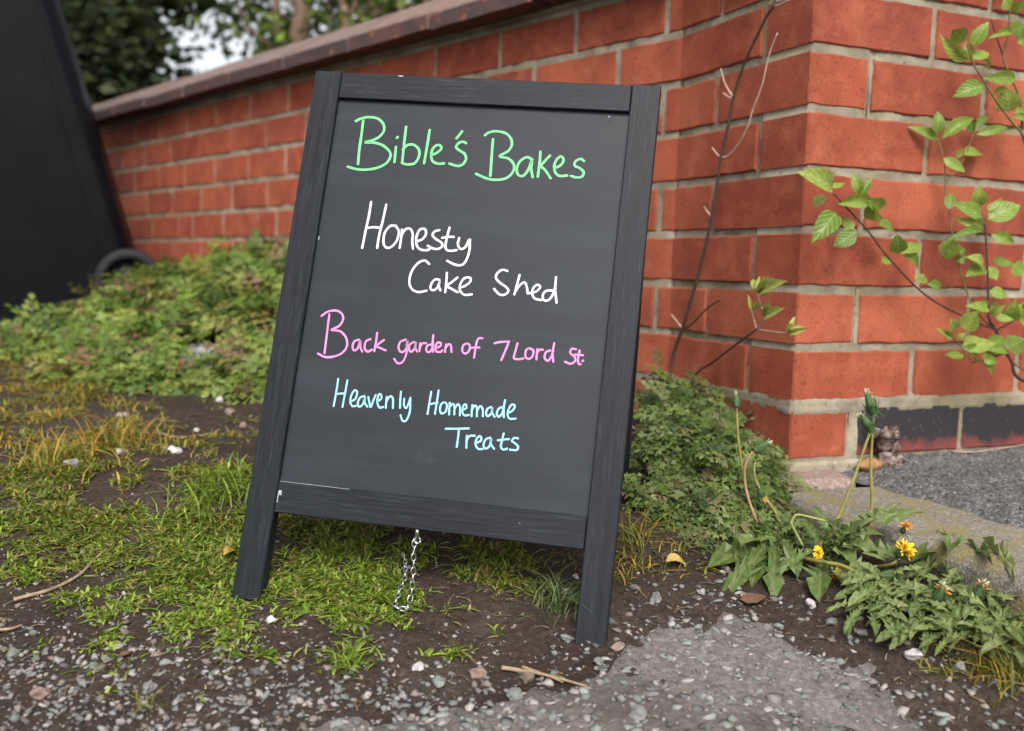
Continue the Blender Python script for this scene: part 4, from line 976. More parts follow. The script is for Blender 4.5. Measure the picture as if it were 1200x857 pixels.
G_YELLOW = [(.42, .27, .025), (.48, .32, .05), (.30, .24, .04), (.38, .20, .03), (.22, .22, .03), (.17, .21, .03)]
GRASSM = mat_vcol('grass_blades', .5, .35, .3, 0, 200, .15)
sets = []
for (cx, cy, rx, ry, n, L0, L1, pal, cl, wd) in [
    (330, 700, 250, 65, 3600, .009, .022, G_BRIGHT, .15, .0036), (470, 655, 120, 40, 2200, .010, .026, G_BRIGHT, -.1, .0036), (410, 690, 140, 65, 1500, .010, .024, G_BRIGHT, .1, .0038),
    (230, 640, 240, 65, 2600, .010, .024, G_BRIGHT+G_OLIVE, .2, .0034), (120, 590, 220, 60, 2600, .010, .026, G_OLIVE+G_BRIGHT, .2, .0032), (250, 595, 100, 50, 1400, .012, .034, G_BRIGHT, .05, .0028),
    (270, 745, 120, 32, 700, .009, .022, G_BRIGHT, .25, .0036), (120, 530, 190, 50, 1500, .014, .036, G_YELLOW+G_OLIVE, .15, .0026), (60, 470, 130, 45, 1300, .016, .045, G_YELLOW+G_OLIVE, .1, .0028),
    (40, 430, 100, 32, 900, .02, .05, G_OLIVE+G_YELLOW, .0, .003), (60, 640, 140, 50, 1000, .009, .022, G_OLIVE+G_BRIGHT, .25, .0032), (480, 720, 120, 40, 500, .009, .022, G_BRIGHT+G_OLIVE, .35, .0034), (560, 690, 90, 35, 260, .009, .022, G_OLIVE, .3, .003),
    (380, 640, 100, 40, 1100, .010, .026, G_BRIGHT+G_OLIVE, .1, .0032), (600, 560, 200, 60, 900, .016, .04, G_OLIVE, .15, .0028), (760, 650, 70, 40, 160, .015, .045, G_YELLOW+G_OLIVE, .1, .002), (1180, 800, 50, 28, 120, .015, .04, G_YELLOW+G_OLIVE, .0, .002), (1150, 760, 80, 30, 260, .012, .03, G_OLIVE, .0, .0022),
    (820, 655, 90, 30, 160, .012, .03, G_OLIVE+G_YELLOW, .1, .002), (330, 600, 60, 60, 700, .012, .03, G_BRIGHT+G_OLIVE, .1, .003), (150, 620, 170, 60, 1500, .010, .026, G_BRIGHT+G_OLIVE, .15, .0034), (60, 585, 150, 65, 1700, .010, .026, G_BRIGHT+G_OLIVE, .05, .0034), (160, 560, 170, 40, 1200, .010, .028, G_BRIGHT+G_OLIVE+G_YELLOW, .1, .003), (90, 660, 150, 42, 1000, .009, .022, G_BRIGHT+G_OLIVE, .1, .0034), (40, 500, 120, 40, 900, .012, .035, G_YELLOW+G_OLIVE, .05, .003), (-120, 600, 160, 90, 1200, .012, .026, G_OLIVE+G_BRIGHT, .2, .003), (540, 640, 60, 20, 300, .012, .028, G_OLIVE, 0, .0028), (300, 500, 80, 25, 160, .010, .022, G_OLIVE, .3, .003),
    (180, 690, 200, 45, 1100, .008, .020, G_BRIGHT, .3, .0038), (100, 730, 90, 30, 160, .008, .018, G_BRIGHT, .4, .0036), (200, 570, 330, 110, 2400, .008, .022, G_OLIVE+G_BRIGHT, .3, .0032)]:
    P = patch_points(cx, cy, rx, ry, int(n*1.0), cl - .02); N = len(P)
    if not N: continue
    sets.append(blades(P, RNG.uniform(L0, L1, N)*.72, wd*RNG.uniform(.6, 1.35, N), RNG.uniform(.4, 1.7, N), rand_cols(pal + ([(.30, .24, .10)] if RNG.random() < .5 else []), N, .32)))
V, F, C_ = join_np(sets)
tag(obj('grass', np_mesh('grass', V, F, C_, False), GRASSM), 'short patchy green and yellowing grass over the bare soil verge', 'grass', None, 'stuff')
def tuft(px, py, n, L0, L1, wd, pal, label, rad=.012):
    c = hit(px, py); P = np.array([c]*n) + np.concatenate([RNG.normal(0, rad, (n, 2)), np.full((n, 1), -.003)], 1); P[:, 2] = [gz(a, b)-.002 for a, b in P[:, :2]]
    v, f, cc = blades(P - np.array(c), RNG.uniform(L0, L1, n), wd*RNG.uniform(.6, 1.2, n), RNG.uniform(.4, 1.25, n), rand_cols(pal, n), (0, .3, .6, .85, 1), (.8, 1, .9, .6, .05))
    tag(obj('grass_tuft', np_mesh('grass_tuft', v, f, cc), GRASSM, None, Matrix.Translation(c)), label, 'grass tuft', 'grass tufts on the verge')
tuft(655, 712, 90, .03, .065, .0022, [(.12, .17, .06), (.09, .14, .04), (.17, .20, .08)], 'spiky green grass tuft on bare soil beside the right board leg')
tuft(745, 640, 70, .03, .075, .002, G_YELLOW + G_OLIVE, 'straggly yellowing grass tuft behind the right board leg')
tuft(1180, 795, 80, .03, .07, .0022, G_YELLOW + G_OLIVE, 'straggly yellow green grass tuft at the end of the kerb', .016)
tuft(255, 585, 130, .03, .065, .003, G_BRIGHT, 'taller fresh green grass tuft against the left board leg', .03)
tuft(175, 822, 24, .012, .028, .002, G_OLIVE, 'tiny green grass sprig growing out of the gravel', .006)
tuft(140, 520, 90, .04, .085, .0028, G_YELLOW, 'dry orange yellow grass tuft on the soil before the ground cover', .03)
tuft(70, 545, 70, .04, .08, .003, G_YELLOW, 'sparse dry yellow grass tuft on the left verge', .03)
tuft(105, 450, 70, .05, .09, .0035, [(.48, .27, .03), (.40, .25, .05)], 'bright amber dead grass tuft below the dark bin', .03)
tuft(410, 780, 120, .012, .03, .0028, G_BRIGHT, 'low bright grass tuft at the gravel edge', .013)

# ground cover: small deeply cut leaves on thin stems
def frond(seed):
    """arching compound leaf, unit length along x: pairs of three-lobed leaflets on a thin midrib"""
    rs = random.Random(seed); V = []; F = []
    def zc_(x): return .42*x - .55*x*x
    def lobe(o, d, ln, wd, dz):
        sd = Vector((-d.y, d.x, rs.uniform(-.3, .3))); b = len(V)
        for s, w_ in ((0, .15), (.58, 1), (1, .12)):
            c = o + d*ln*s + Vector((0, 0, dz*s*s*ln)); V.extend([c - sd*wd*w_*.5, c + sd*wd*w_*.5])
        for i in range(2): F.append((b+2*i, b+2*i+1, b+2*i+3, b+2*i+2))
    def leaflet(x, a, L):
        o = Vector((x, 0, zc_(x)))
        d = Vector((math.cos(a), math.sin(a), 0)); dz = rs.uniform(-.5, .1)
        lobe(o, d, L, L*.40, dz)
        for sg in (-1, 1):
            aa = a + sg*rs.uniform(.6, .95); lobe(o + d*L*.34, Vector((math.cos(aa), math.sin(aa), 0)), L*.52, L*.30, dz)
    for x, L in ((.34, .36), (.56, .32), (.76, .25)):
        for sg in (-1, 1): leaflet(x + rs.uniform(-.03, .03), sg*rs.uniform(.85, 1.25), L*rs.uniform(.8, 1.15))
    leaflet(.90, rs.uniform(-.25, .25), .28)
    b = len(V); w_ = .012
    for x in (0, .5, .92): V.extend([Vector((x, -w_, zc_(x)-.004)), Vector((x, w_, zc_(x)-.004))])
    F.append((b, b+1, b+3, b+2)); F.append((b+2, b+3, b+5, b+4))
    return np.array([tuple(v) for v in V]), np.array(F)
CL = [frond(i) for i in range(7)]
def oriented(P, size, up_t, yaw):
    N = len(P); z = up_t/np.linalg.norm(up_t, axis=1, keepdims=True); h = np.stack([np.cos(yaw), np.sin(yaw), np.zeros(N)], 1)
    x = h - z*(h*z).sum(1, keepdims=True); x /= np.linalg.norm(x, axis=1, keepdims=True); y = np.cross(z, x)
    M = np.stack([x*size[:, None], y*size[:, None], z*size[:, None], P], 2); return M
def cover(name, label, sampler, n, smin, smax, pal, stem_col):
    P = []; T = []
    while len(P) < n:
        r = sampler()
        if r is None: continue
        P.append(r[0]); T.append(r[1])
    P = np.array(P); T = np.array(T); N = len(P)
    M = oriented(P, RNG.uniform(smin, smax, N), T + RNG.normal(0, .38, (N, 3)), RNG.uniform(0, 6.28, N))
    T_v = [c[0] for c in CL]; me1 = scatter(name, T_v, CL[0][1], M, rand_cols(pal, N, .25))
    v = np.empty(len(me1.vertices)*3, np.float32); me1.vertices.foreach_get('co', v); v = v.reshape(-1, 3)
    f = np.empty(len(me1.loops), np.int32); me1.loops.foreach_get('vertex_index', f); f = f.reshape(-1, 4)
    c = np.empty(len(v)*4, np.float32); me1.color_attributes['Col'].data.foreach_get('color', c); c = c.reshape(-1, 4)[:, :3]
    bpy.data.meshes.remove(me1)
    # thin leaf stalks
    sel = RNG.choice(N, N//3, replace=False); B = P[sel]; G = np.array([(a + RNG.normal(0, .012), b + RNG.normal(0, .012), 0) for a, b, _ in B]); G[:, 2] = [gz(a, b) for a, b in G[:, :2]]
    w_ = .0009; sd = np.array([.92, -.39, 0])*w_; VV = np.stack([G-sd, G+sd, B+sd, B-sd], 1).reshape(-1, 3); FF = (np.array([[0, 1, 2, 3]])[None] + (np.arange(len(B))*4)[:, None, None]).reshape(-1, 4)
    V, F, C_ = join_np([(v, f, c), (VV, FF, np.repeat(rand_cols(stem_col, len(B)), 4, 0))])
    tag(obj(name, np_mesh(name, V, F, C_), COVERM), label, 'ground cover', None, 'stuff')
COVERM = mat_vcol('ground_cover_leaves', .5, .35, .25, 0, 120, .3)
C_GREEN = [(.10, .17, .020), (.15, .22, .028), (.19, .25, .04), (.075, .13, .02), (.24, .27, .05), (.22, .20, .05), (.13, .20, .03), (.17, .24, .035), (.11, .18, .03), (.20, .24, .05), (.18, .11, .05)]
C_DARK = [(.07, .115, .022), (.10, .155, .03), (.13, .195, .04), (.16, .22, .05), (.12, .17, .035), (.05, .085, .018), (.17, .20, .07), (.14, .13, .05)]
def left_h(x, y):
    P = Vector((x, y, 0)) - INNER; u = P.dot(L_); dn = P.dot(NL)
    if dn < .012 or u < .25 or u > 2.75: return 0
    reach = .50 + .10*mnoise.noise((u*3, 1, 2)) + .30*sstep(.4, 1.0, u)*(1-sstep(1.7, 2.5, u))
    h = (.120 + .05*mnoise.noise((x*5, y*5, 1)) + .05*mnoise.noise((x*13, y*13, 3)) + .03*mnoise.noise((x*30, y*30, 8)))*(1 - sstep(reach*.35, reach, dn))*sstep(.25, .7, u)*(1-.62*sstep(1.25, 1.95, u))
    return h
SLAB = hit(250, 428)
def s_left():
    u = RNG.uniform(.25, 2.75); dn = RNG.uniform(.012, .95); p = INNER + L_*u + NL*dn; h = left_h(p.x, p.y)
    # keep clear of the bin
    q = BF.inverted() @ Vector((p.x, p.y, gz(p.x, p.y)+.05))
    if -.20 < q.x < .55 and -.26 < q.y < .55: return None
    sv = p - SLAB
    if abs(sv.dot(_r)) < .085 and -.30 < sv.dot(_fw) < .05 and (sv.dot(_fw) > -.16 or h > .035): return None
    if h < .012: return None
    z = gz(p.x, p.y) + h*(RNG.uniform(.3, 1.25) if RNG.random() < .6 else RNG.uniform(.85, 1.15)) + RNG.uniform(0, .012)
    if z < gz(p.x, p.y): return None
    e = .03; gx_ = (left_h(p.x+e, p.y) - left_h(p.x-e, p.y))/(2*e); gy_ = (left_h(p.x, p.y+e) - left_h(p.x, p.y-e))/(2*e)
    return (p.x, p.y, z), (-gx_*.8 - .10, -gy_*.8 - .22, 1)
cover('ground_cover', 'mound of soft green cut-leaved ground cover below the long brick wall', s_left, 5600, .045, .095, C_GREEN, [(.12, .09, .03), (.10, .14, .03)])
def right_h(x, y):
    # bush in the angle between rear board leaf and pier
    t = .8365*x - .5458*y; q = .5458*x + .8365*y
    a = math.exp(-((x+.085)/.070)**2 - ((y-.19)/.11)**2)*.095 + math.exp(-((x+.10)/.085)**2 - ((y+.03)/.085)**2)*.034 + math.exp(-((x+.17)/.075)**2 - ((y+.11)/.075)**2)*.035 + math.exp(-((x+.03)/.05)**2 - ((y+.035)/.035)**2)*.030 + math.exp(-((x+.21)/.07)**2 - ((y-.02)/.09)**2)*.06
    return a*(1 + .45*mnoise.noise((x*20, y*20, 4)) + .35*mnoise.noise((x*45, y*45, 2))) - .006
def s_right():
    x = RNG.uniform(-.32, -.010); y = RNG.uniform(-.24, .32); h = right_h(x, y)
    if h < .008: return None
    if x > -.02 and y > -.01: pass
    z = gz(x, y) + h*(RNG.uniform(.25, 1.3) if RNG.random() < .6 else RNG.uniform(.9, 1.25))
    if z < gz(x, y): return None
    q = FR.inverted() @ Vector((x, y, z))
    if -.03 < q.x < .44 and -.035 < q.z < .03: return None
    if q.z > 0 and q.x > -.02: return None
    e = .02; gx_ = (right_h(x+e, y)-right_h(x-e, y))/(2*e); gy_ = (right_h(x, y+e)-right_h(x, y-e))/(2*e)
    return (x, y, z), (-gx_*.6 - .15, -gy_*.6 - .4, 1)
cover('ground_cover', 'clump of dark cut-leaved ground cover between sandwich board and brick pier', s_right, 1350, .024, .052, C_DARK, [(.10, .07, .03), (.08, .11, .03)])

# gravel and grit
def stone_templates(k, sub=1, rough=.35):
    out = []; fc = None
    for i in range(k):
        bm = bmesh.new(); bmesh.ops.create_icosphere(bm, subdivisions=sub, radius=1); rs = random.Random(i+50)
        dirs = [Vector((rs.gauss(0, 1), rs.gauss(0, 1), rs.gauss(0, 1))).normalized() for _ in range(9)]; cut = [rs.uniform(.30, .70) for _ in dirs]
        for v in bm.verts:
            c = v.co.copy()
            for d, h in zip(dirs, cut):
                e = c.dot(d) - h
                if e > 0: c -= d*e
            v.co = c
        bm.faces.ensure_lookup_table(); out.append(np.array([tuple(v.co) for v in bm.verts])); fc = np.array([[v.index for v in f.verts] for f in bm.faces]); bm.free()
    return out, fc
ST, SF = stone_templates(8, 2)
STC, SFC = stone_templates(6, 1)
STONEM = mat_vcol('gravel_stone', .8, .3, 0, .5, 350, .3)
PAL = [(.20, .195, .185), (.26, .25, .235), (.165, .175, .165), (.19, .20, .19), (.31, .285, .26), (.21, .165, .14), (.11, .105, .10), (.34, .315, .29), (.18, .15, .125), (.15, .155, .15)]
def stones(name, pts, smin, smax, label, flat=(.35, .75), sink=.35, pal=PAL, tv=STC, tf=SFC, power=2.5):
    N = len(pts); s = smin + (smax-smin)*RNG.random(N)**power; P = np.array(pts); fl = RNG.uniform(*flat, N)
    tl = np.concatenate([RNG.normal(0, .25, (N, 2)), np.ones((N, 1))], 1); M = oriented(P, np.ones(N), tl, RNG.uniform(0, 6.28, N))
    M[:, :, 0] *= s[:, None]; M[:, :, 1] *= (s*RNG.uniform(.6, 1, N))[:, None]; M[:, :, 2] *= (s*fl)[:, None]; M[:, 2, 3] += s*fl*(1-2*sink)*.6
    tag(obj(name, scatter(name, tv, tf, M, rand_cols(pal, N)), STONEM), label, 'gravel', None, 'stuff')
def surf(x, y): return max(gz(x, y), road_z(x, y))
def sample(n, cond, xr=(-1.35, .05), yr=(-.75, .45)):
    out = []
    while len(out) < n:
        x = RNG.uniform(*xr); y = RNG.uniform(*yr); c = cond(x, y)
        if c is None or RNG.random() > c: continue
        out.append((x, y, surf(x, y)))
    return out
def c_grit(x, y):
    if x > -.09 and y < 0: return None
    q = .5458*x + .8365*y; s = road_in(x, y)
    if s > .01: return .35
    d = 1 - sstep(-.60, -.42, q) ; return .10 + .9*d
stones('gravel', sample(6500, c_grit, (-1.35, -.08), (-.75, .25)), .0012, .0058, 'loose grey and pinkish gravel strewn over the soil in front of the board', (.4, .8), .25)
def c_front(x, y):
    q = .5458*x + .8365*y; s = road_in(x, y); t = .8365*x - .5458*y
    if x > -.10: return None
    band = (1 - sstep(.0, .05, abs(s+.02)))*.8
    left = (1 - sstep(-.66, -.54, q))
    return min(1, band*.5 + left*(1-.55*sstep(.0, .02, s)))
stones('gravel', sample(4000, c_front, (-1.25, -.09), (-.75, .05)), .0028, .0085, 'coarser angular grey gravel along the ragged asphalt edge', (.4, .75), .3, PAL, STC, SFC, 1.6)
def c_road(x, y): return 1.0 if road_in(x, y) > .012 and x < -.09 else None
AGG = [(.20, .215, .195), (.25, .255, .24), (.165, .18, .165), (.28, .27, .25), (.34, .31, .28), (.20, .18, .165), (.12, .12, .115)]
stones('aggregate', sample(4600, c_road, (-1.1, -.09), (-.75, -.1)), .0018, .0115, 'flat stone chips bedded in the worn asphalt', (.30, .50), .55, AGG, STC, SFC, 2.2)
def c_drive(x, y): return 1.0 if x > .095 else None
out = []
while len(out) < 5200:
    x = .085 + RNG.random()*.62; y = -RNG.random()*.55
    out.append((x, y, drive_z(x, y)))
stones('chippings', out, .0013, .0042, 'dark coarse chippings bedded in the driveway asphalt', (.5, .9), .35, [(.07, .07, .07), (.10, .10, .10), (.13, .13, .125), (.055, .055, .06), (.17, .165, .16), (.09, .085, .08), (.24, .235, .23)], STC, SFC, 1.3)
# litter: dead stems and crumbs on the soil
N = 2600; P = np.array(sample(N, lambda x, y: None if (x > -.09 and y < 0) or road_in(x, y) > .02 else .8, (-1.3, -.05), (-.6, .6))); P[:, 2] += .002
az_ = RNG.uniform(0, 6.28, N); d = np.stack([np.cos(az_), np.sin(az_), RNG.normal(0, .12, N)], 1); ln = RNG.uniform(.004, .022, N)*.5; sd = np.stack([-np.sin(az_), np.cos(az_), np.zeros(N)], 1)*RNG.uniform(.0003, .0011, N)[:, None]
a = d*ln[:, None]; up = np.array([0, 0, .0009]); V = np.stack([P-a-sd, P-a+sd, P+up*1.5, P+a+sd, P+a-sd, P+up*1.5-sd], 1).reshape(-1, 3); F = (np.array([[0, 1, 2, 5], [5, 2, 3, 4]])[None] + (np.arange(N)*6)[:, None, None]).reshape(-1, 4)
tag(obj('plant_litter', np_mesh('plant_litter', V, F, np.repeat(rand_cols([(.16, .11, .07), (.25, .19, .12), (.10, .06, .04), (.32, .25, .17)], N), 6, 0)), mat_vcol('plant_litter', .9, .2)), 'dead brown stem fragments and plant crumbs on the soil', 'litter', None, 'stuff')

# single stones that stand out
STM = {}
def pebble(px, py, r, col, label, flat=.65, grp='loose stones on the verge', ang=.4, D=None):
    c = hit(px, py); c.z = surf(c.x, c.y); k = tuple(col)
    if k not in STM: STM[k] = mat_plain('pebble_stone', col, .75, .3, 0, .28, 140, .5, .0012)
    s = r*(c-CAM).dot(_fw)/FPX
    M = Matrix.Translation(c + Vector((0, 0, s*flat*.45))) @ Matrix.Rotation(random.random()*6.28, 4, 'Z') @ Matrix.Rotation(random.uniform(-.3, .3), 4, 'X')
    tag(obj('stone', rock_mesh('stone', s, s*random.uniform(.7, .95), s*flat, random.random()*50, 3, .28, ang), STM[k], None, M), label, 'stone', grp)
WHT, GRY, DGR, PNK, TAN, GRN = (.42, .39, .37), (.19, .185, .175), (.10, .10, .10), (.22, .155, .13), (.19, .145, .105), (.165, .18, .165)
for a in [(488, 779, 9, WHT, 'white quartz pebble lying on soil near the low grass tuft'), (949, 712, 10, WHT, 'smooth whitish pebble at the edge of the dandelion leaves'), (1071, 773, 12, WHT, 'chunky white stone where dandelions meet the asphalt'), (1122, 792, 12, GRY, 'grey pebble beside the white stone at the asphalt edge'),
          (317, 730, 8, WHT, 'small round white pebble in bright grass by the left board leg'), (744, 690, 8, DGR, 'dark grey cube-like stone behind the right board leg'), (770, 705, 12, GRY, 'flat mid grey stone beside the cube-like stone'), (664, 700, 8, WHT, 'pale upright stone in the spiky grass tuft'), (675, 678, 5, WHT, 'small pale chip next to the right board leg'),
          (512, 797, 12, GRN, 'flat greenish grey stone beside the white quartz pebble'), (560, 788, 13, PNK, 'pinkish flat stone near the dry twig'), (618, 795, 14, TAN, 'tan flat stone beside the dry twig'), (603, 818, 13, GRN, 'greenish angular chip in front of the dry twig'), (700, 783, 10, GRN, 'grey green chip in front of the right board leg'), (724, 765, 9, PNK, 'small pink stone beside the right board foot'),
          (745, 845, 13, GRN, 'greenish flat chip set in the asphalt patch'), (283, 826, 11, GRY, 'grey gravel stone at the dark soil and asphalt edge'), (50, 815, 13, PNK, 'brownish flat stone in the coarse gravel'), (14, 768, 8, GRY, 'small grey stone on soil beside the gravel'), (300, 788, 9, DGR, 'dark grey flat stone in front of the grass patch'), (665, 753, 9, GRN, 'grey flat stone beside the right board foot'),
          (175, 805, 11, GRY, 'mid grey gravel stone near the grass sprig'), (205, 535, 9, WHT, 'white round pebble on dark soil left of the board'), (192, 530, 8, PNK, 'pinkish pebble touching the white round pebble'), (144, 532, 8, WHT, 'white stone in the dry grass'), (272, 483, 9, TAN, 'pale stone cluster piece at the ground cover edge'), (258, 470, 6, WHT, 'small pale stone at the ground cover edge'), (285, 497, 6, PNK, 'small pinkish stone on dark soil by the board'),
          (230, 500, 5, WHT, 'tiny pale stone on dark soil'), (143, 492, 7, WHT, 'flat pale stone in yellowed grass'), (85, 552, 14, GRY, 'half buried dark grey stone in dry grass'), (1010, 742, 10, GRY, 'small grey stone at the asphalt edge below the dandelions'), (975, 735, 9, GRN, 'flat greenish stone at the asphalt edge')]:
    pebble(*a)
pebble(252, 430, 40, (.36, .345, .33), 'large whitish flat slab half hidden in the ground cover', .55, 'large stones in the ground cover', .75)
pebble(103, 416, 15, (.40, .38, .36), 'pale angular stone at the left edge of the ground cover', .6, 'large stones in the ground cover', .6)
pebble(92, 428, 16, (.20, .19, .20), 'grey angular stone under the pale stone by the ground cover', .6, 'large stones in the ground cover', .6)

# fallen twigs, straw and dead leaves
TWIG = mat_plain('dry_twig', (.27, .19, .125), .85, .2, 0, .35, 120, .4)
def twig(pts, r, label, name='fallen_twig', mat=TWIG, h=.004, fz=None):
    P = [hit(x, y, h) if fz is None else fz(x, y) for x, y in pts]
    c = P[0]; tag(obj(name, tube(name, catmull(P, 5), lambda t: r*(1.1-.6*t), 6, c, .12), mat, None, Matrix.Translation(c)), label, 'twig', 'fallen twigs')
twig([(16, 702), (60, 690), (92, 673), (112, 655), (138, 629)], .0021, 'long pale dry twig lying across the grass on the left verge')
twig([(-8, 738), (12, 735), (26, 731)], .0017, 'short dry twig lying on soil at the gravel edge')
twig([(588, 779), (612, 783), (640, 788), (688, 804)], .0022, 'brown forked dry twig lying on the gravel in front of the board')
twig([(612, 777), (640, 788), (660, 796)], .0016, 'thin second twig crossing the forked dry twig')
twig([(1085, 527), (1130, 532), (1165, 529), (1205, 525)], .0013, 'thin straw stalk lying on the driveway below the dark bricks', 'straw_stalk', STEM_P, 0, lambda x, y: (lambda q: Vector((q.x, q.y, drive_z(q.x, q.y)+.003)))(on_plane(x, y+6, Vector((0, 0, -.012)), Vector((0, 0, 1)))))
twig([(185, 505), (205, 512), (230, 511), (258, 506)], .0018, 'thin brown twig on dark soil near the ground cover', h=.003)
DEADL = mat_leaf('dead_leaf_yellow', [(0, (.42, .26, .05)), (1, (.50, .36, .10))], (.5, .4, .2), .2, .7, 4, .3); DEADB = mat_leaf('dead_leaf_brown', [(0, (.14, .07, .04)), (1, (.20, .11, .07))], (.25, .16, .1), .1, .8, 4, .3)
def fallen(px, py, L, ang, mat, label):
    b = hit(px, py, .006); d = Vector((math.cos(ang), math.sin(ang), .1)); tag(obj('fallen_leaf', random.choice(LV), mat, None, frame_matrix(b, b + d*L, Vector((-.2, -.3, 1)), L*.65, L*.8)), label, 'dead leaf', 'fallen dead leaves')
fallen(262, 650, .022, .5, DEADL, 'curled yellow dead leaf beside the left board leg'); fallen(780, 660, .024, -.4, DEADL, 'pale yellow dead leaf on soil behind the right board leg')
fallen(868, 706, .030, -.3, DEADB, 'brown dry leaf under the dandelion leaves at the asphalt edge'); fallen(140, 762, .012, .2, DEADB, 'small brown dead leaf in the front grass edge'); fallen(145, 728, .010, 1, DEADB, 'tiny reddish brown leaf fragment in the grass')
fallen(985, 690, .02, .3, DEADB, 'brown dead leaf on soil between the dandelions')
for (px, py, n) in ((255, 392, 1), (205, 385, 1), (165, 452, 1)):
    b = hit(px, py, .05)

# ------------------------------------------------------------------ trees and hedge behind the wall
TREELEAF = mat_vcol('tree_foliage', .6, .3, .3, 0, 30, .3)
def leaf_cloud(P, size, cols, flat=.8):
    N = len(P); t = RNG.normal(0, 1, (N, 3)); M = oriented(np.array(P), size*RNG.uniform(.6, 1.3, N), t + 1e-3, RNG.uniform(0, 6.28, N))
    tv = [np.array([(-.5, 0, 0), (-.1, -.3, .05), (.5, 0, -.04), (-.1, .3, .05)])]; return scatter('crown', tv, np.array([[0, 1, 2, 3]]), M, cols)
GZB = .05
def tree(base, label, trunk, limbs, clumps, pal, leaf, bark, name='tree', group='trees behind the wall'):
    t = thing(name, base, label, 'tree' if name != 'hedge_shrub' else 'shrub', group)
    obj('trunk', tube('trunk', catmull(trunk[0], 5), trunk[1], 10, base, .05), bark, t, Matrix.Translation(base))
    for pts, r in limbs: obj('limb', tube('limb', catmull(pts, 4), lambda s, r=r: r*(1-.75*s), 6, base), bark, t, Matrix.Translation(base))
    P = []
    for (c, rx, ry, rz, n) in clumps:
        g = RNG.normal(0, .45, (n, 3))*np.array([rx, ry, rz]) + np.array(c); P.append(g)
    P = np.concatenate(P) - np.array(base)
    obj('crown', leaf_cloud(P, leaf, rand_cols(pal, len(P), .35)), TREELEAF, t, Matrix.Translation(base))
DK = [(.020, .030, .010), (.028, .042, .014), (.04, .055, .015), (.03, .032, .014), (.055, .07, .02)]
MD = [(.06, .10, .02), (.09, .14, .025), (.04, .07, .018), (.14, .19, .03)]
LG = [(.16, .24, .03), (.22, .30, .05), (.10, .16, .025)]
BARKD = mat_bark('dark_bark', (.018, .013, .010), (.05, .038, .028)); BARKB = mat_bark('brown_bark', (.10, .065, .042), (.20, .14, .095)); BARKR = mat_bark('reddish_stem_bark', (.16, .07, .05), (.26, .17, .12))
def bp(px, py, D): return at_depth(px, py, D)
def foot(px, D): p = at_depth(px, 120, D); return Vector((p.x, p.y, GZB))
def spot(px, py, D, rx, rz, n, ry=.4): return (tuple(at_depth(px, py, D)), rx, ry, rz, n)
b = foot(165, 6.2)
tree(b, 'dark evergreen tree with thick trunk behind the wall beside the bin', ([b, bp(163, 90, 6.2), bp(166, 30, 6.2), bp(172, -60, 6.2), bp(168, -300, 6.3)], lambda s: .13*(1-.6*s)),
     [([bp(165, 40, 6.2), bp(130, 10, 6.0), bp(90, -20, 5.8)], .04), ([bp(166, 10, 6.2), bp(215, -20, 6.1), bp(260, -60, 6)], .05)],
     [spot(120, 60, 6.0, .42, .5, 2600), spot(95, 110, 6.1, .35, .35, 1500), spot(128, 100, 6.3, .22, .30, 1100), spot(120, -150, 6.2, .9, .6, 2600, .8), spot(100, 10, 6.2, .5, .4, 1800), spot(200, 0, 6.5, .38, .14, 240), spot(170, -300, 6.2, 1.2, .9, 2500, 1.2)], DK, .085, BARKD)
b = foot(105, 7.4)
tree(b, 'slim dark evergreen tree half hidden by the bin', ([b, bp(104, 60, 7.4), bp(108, -100, 7.4), bp(108, -260, 7.4)], lambda s: .09*(1-.6*s)), [], [spot(70, 60, 7.4, .6, .8, 2400), spot(100, 100, 7.4, .30, .4, 1300), spot(60, -150, 7.4, .9, .9, 1800, .8)], DK, .10, BARKD)
b = foot(350, 5.6)
tree(b, 'tree with pale brown smooth trunk rising behind the coping', ([b, bp(349, 70, 5.6), bp(354, 20, 5.6), bp(350, -40, 5.6), bp(362, -280, 5.6)], lambda s: .062*(1-.4*s)),
     [([bp(353, 30, 5.6), bp(330, 18, 5.5), bp(318, 10, 5.4)], .010), ([bp(352, 0, 5.6), bp(300, -60, 5.5), bp(230, -110, 5.5)], .03)],
     [spot(268, 32, 6.4, .36, .14, 190), spot(312, 70, 6.2, .13, .15, 80), spot(240, 4, 6.6, .45, .10, 220), spot(330, 60, 6.6, .16, .35, 420), spot(210, 84, 7.0, .30, .035, 60), spot(330, -330, 5.8, 1.0, .6, 2200, .8), spot(300, 0, 6.2, .3, .12, 140)], DK + MD + MD, .065, BARKB)
b = foot(327, 5.9)
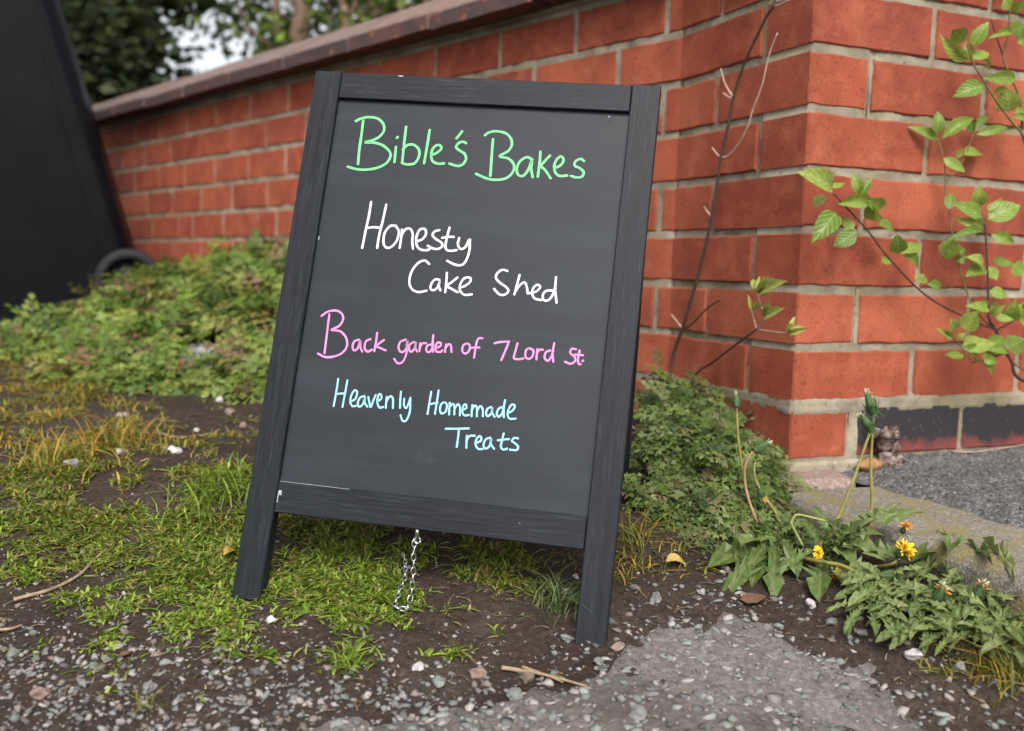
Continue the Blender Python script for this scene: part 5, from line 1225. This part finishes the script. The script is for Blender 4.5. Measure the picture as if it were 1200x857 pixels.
tree(b, 'thin brown tree stem close beside the pale trunk', ([b, bp(328, 80, 5.9), bp(324, 20, 5.9), bp(322, -100, 5.9)], lambda s: .034*(1-.4*s)), [([bp(326, 60, 5.9), bp(290, 30, 5.8), bp(275, -10, 5.8)], .014)], [spot(318, 50, 5.9, .12, .2, 160), spot(310, -230, 6, .5, .4, 900)], MD + LG, .06, BARKB)
hr = [(402, 4.7, .020), (437, 4.9, .026), (449, 5.0, .012), (468, 4.8, .018), (500, 4.9, .020), (385, 5.0, .012), (418, 4.8, .010)]
for i, (px, D, r) in enumerate(hr):
    b = foot(px, D)
    tree(b, ['reddish stemmed hedge shrub with scattered bright leaves above the coping', 'pale stemmed hedge shrub behind the coping beside the reddish stem', 'thin silvery stemmed hedge shrub behind the coping', 'brown stemmed hedge shrub behind the coping, next to the silvery stem', 'stout end stem of the hedge behind the coping near the board', 'slender hedge stem with bright leaves beside the pale brown trunk', 'very thin red hedge stem behind the coping'][i],
         ([b, bp(px+2, 40, D), bp(px-1, 0, D), bp(px+4, -120, D)], lambda s, r=r: r*(1-.4*s)), [([bp(px, 30, D), bp(px+12, 10, D), bp(px+16, -10, D)], r*.4)],
         [spot(px-8, 25, D, .12, .18, 26), spot(px+6, 45, D, .10, .14, 26), spot(px, -80, D, .35, .3, 300)], LG + MD, .055, [BARKR, BARKB, BARKB, BARKB, BARKB, BARKB, BARKR][i], 'hedge_shrub', 'hedge shrubs behind the coping')
def hedge_pts(n):
    a = at_depth(375, 60, 7.2); c = at_depth(760, 60, 5.6); out = []
    for i in range(n):
        s = RNG.random(); p = a.lerp(c, s); out.append((p.x + RNG.normal(0, .22), p.y + RNG.normal(0, .22), RNG.uniform(.1, 3.0)))
    return np.array(out)
P = hedge_pts(11000)
me = leaf_cloud(P, .11, rand_cols(DK + DK + MD[:2] + [(.05, .03, .02)], len(P), .35)); tag(obj('hedge', me, TREELEAF), 'dense dark evergreen hedge far behind the wall and thin stems', 'hedge', None, 'stuff')
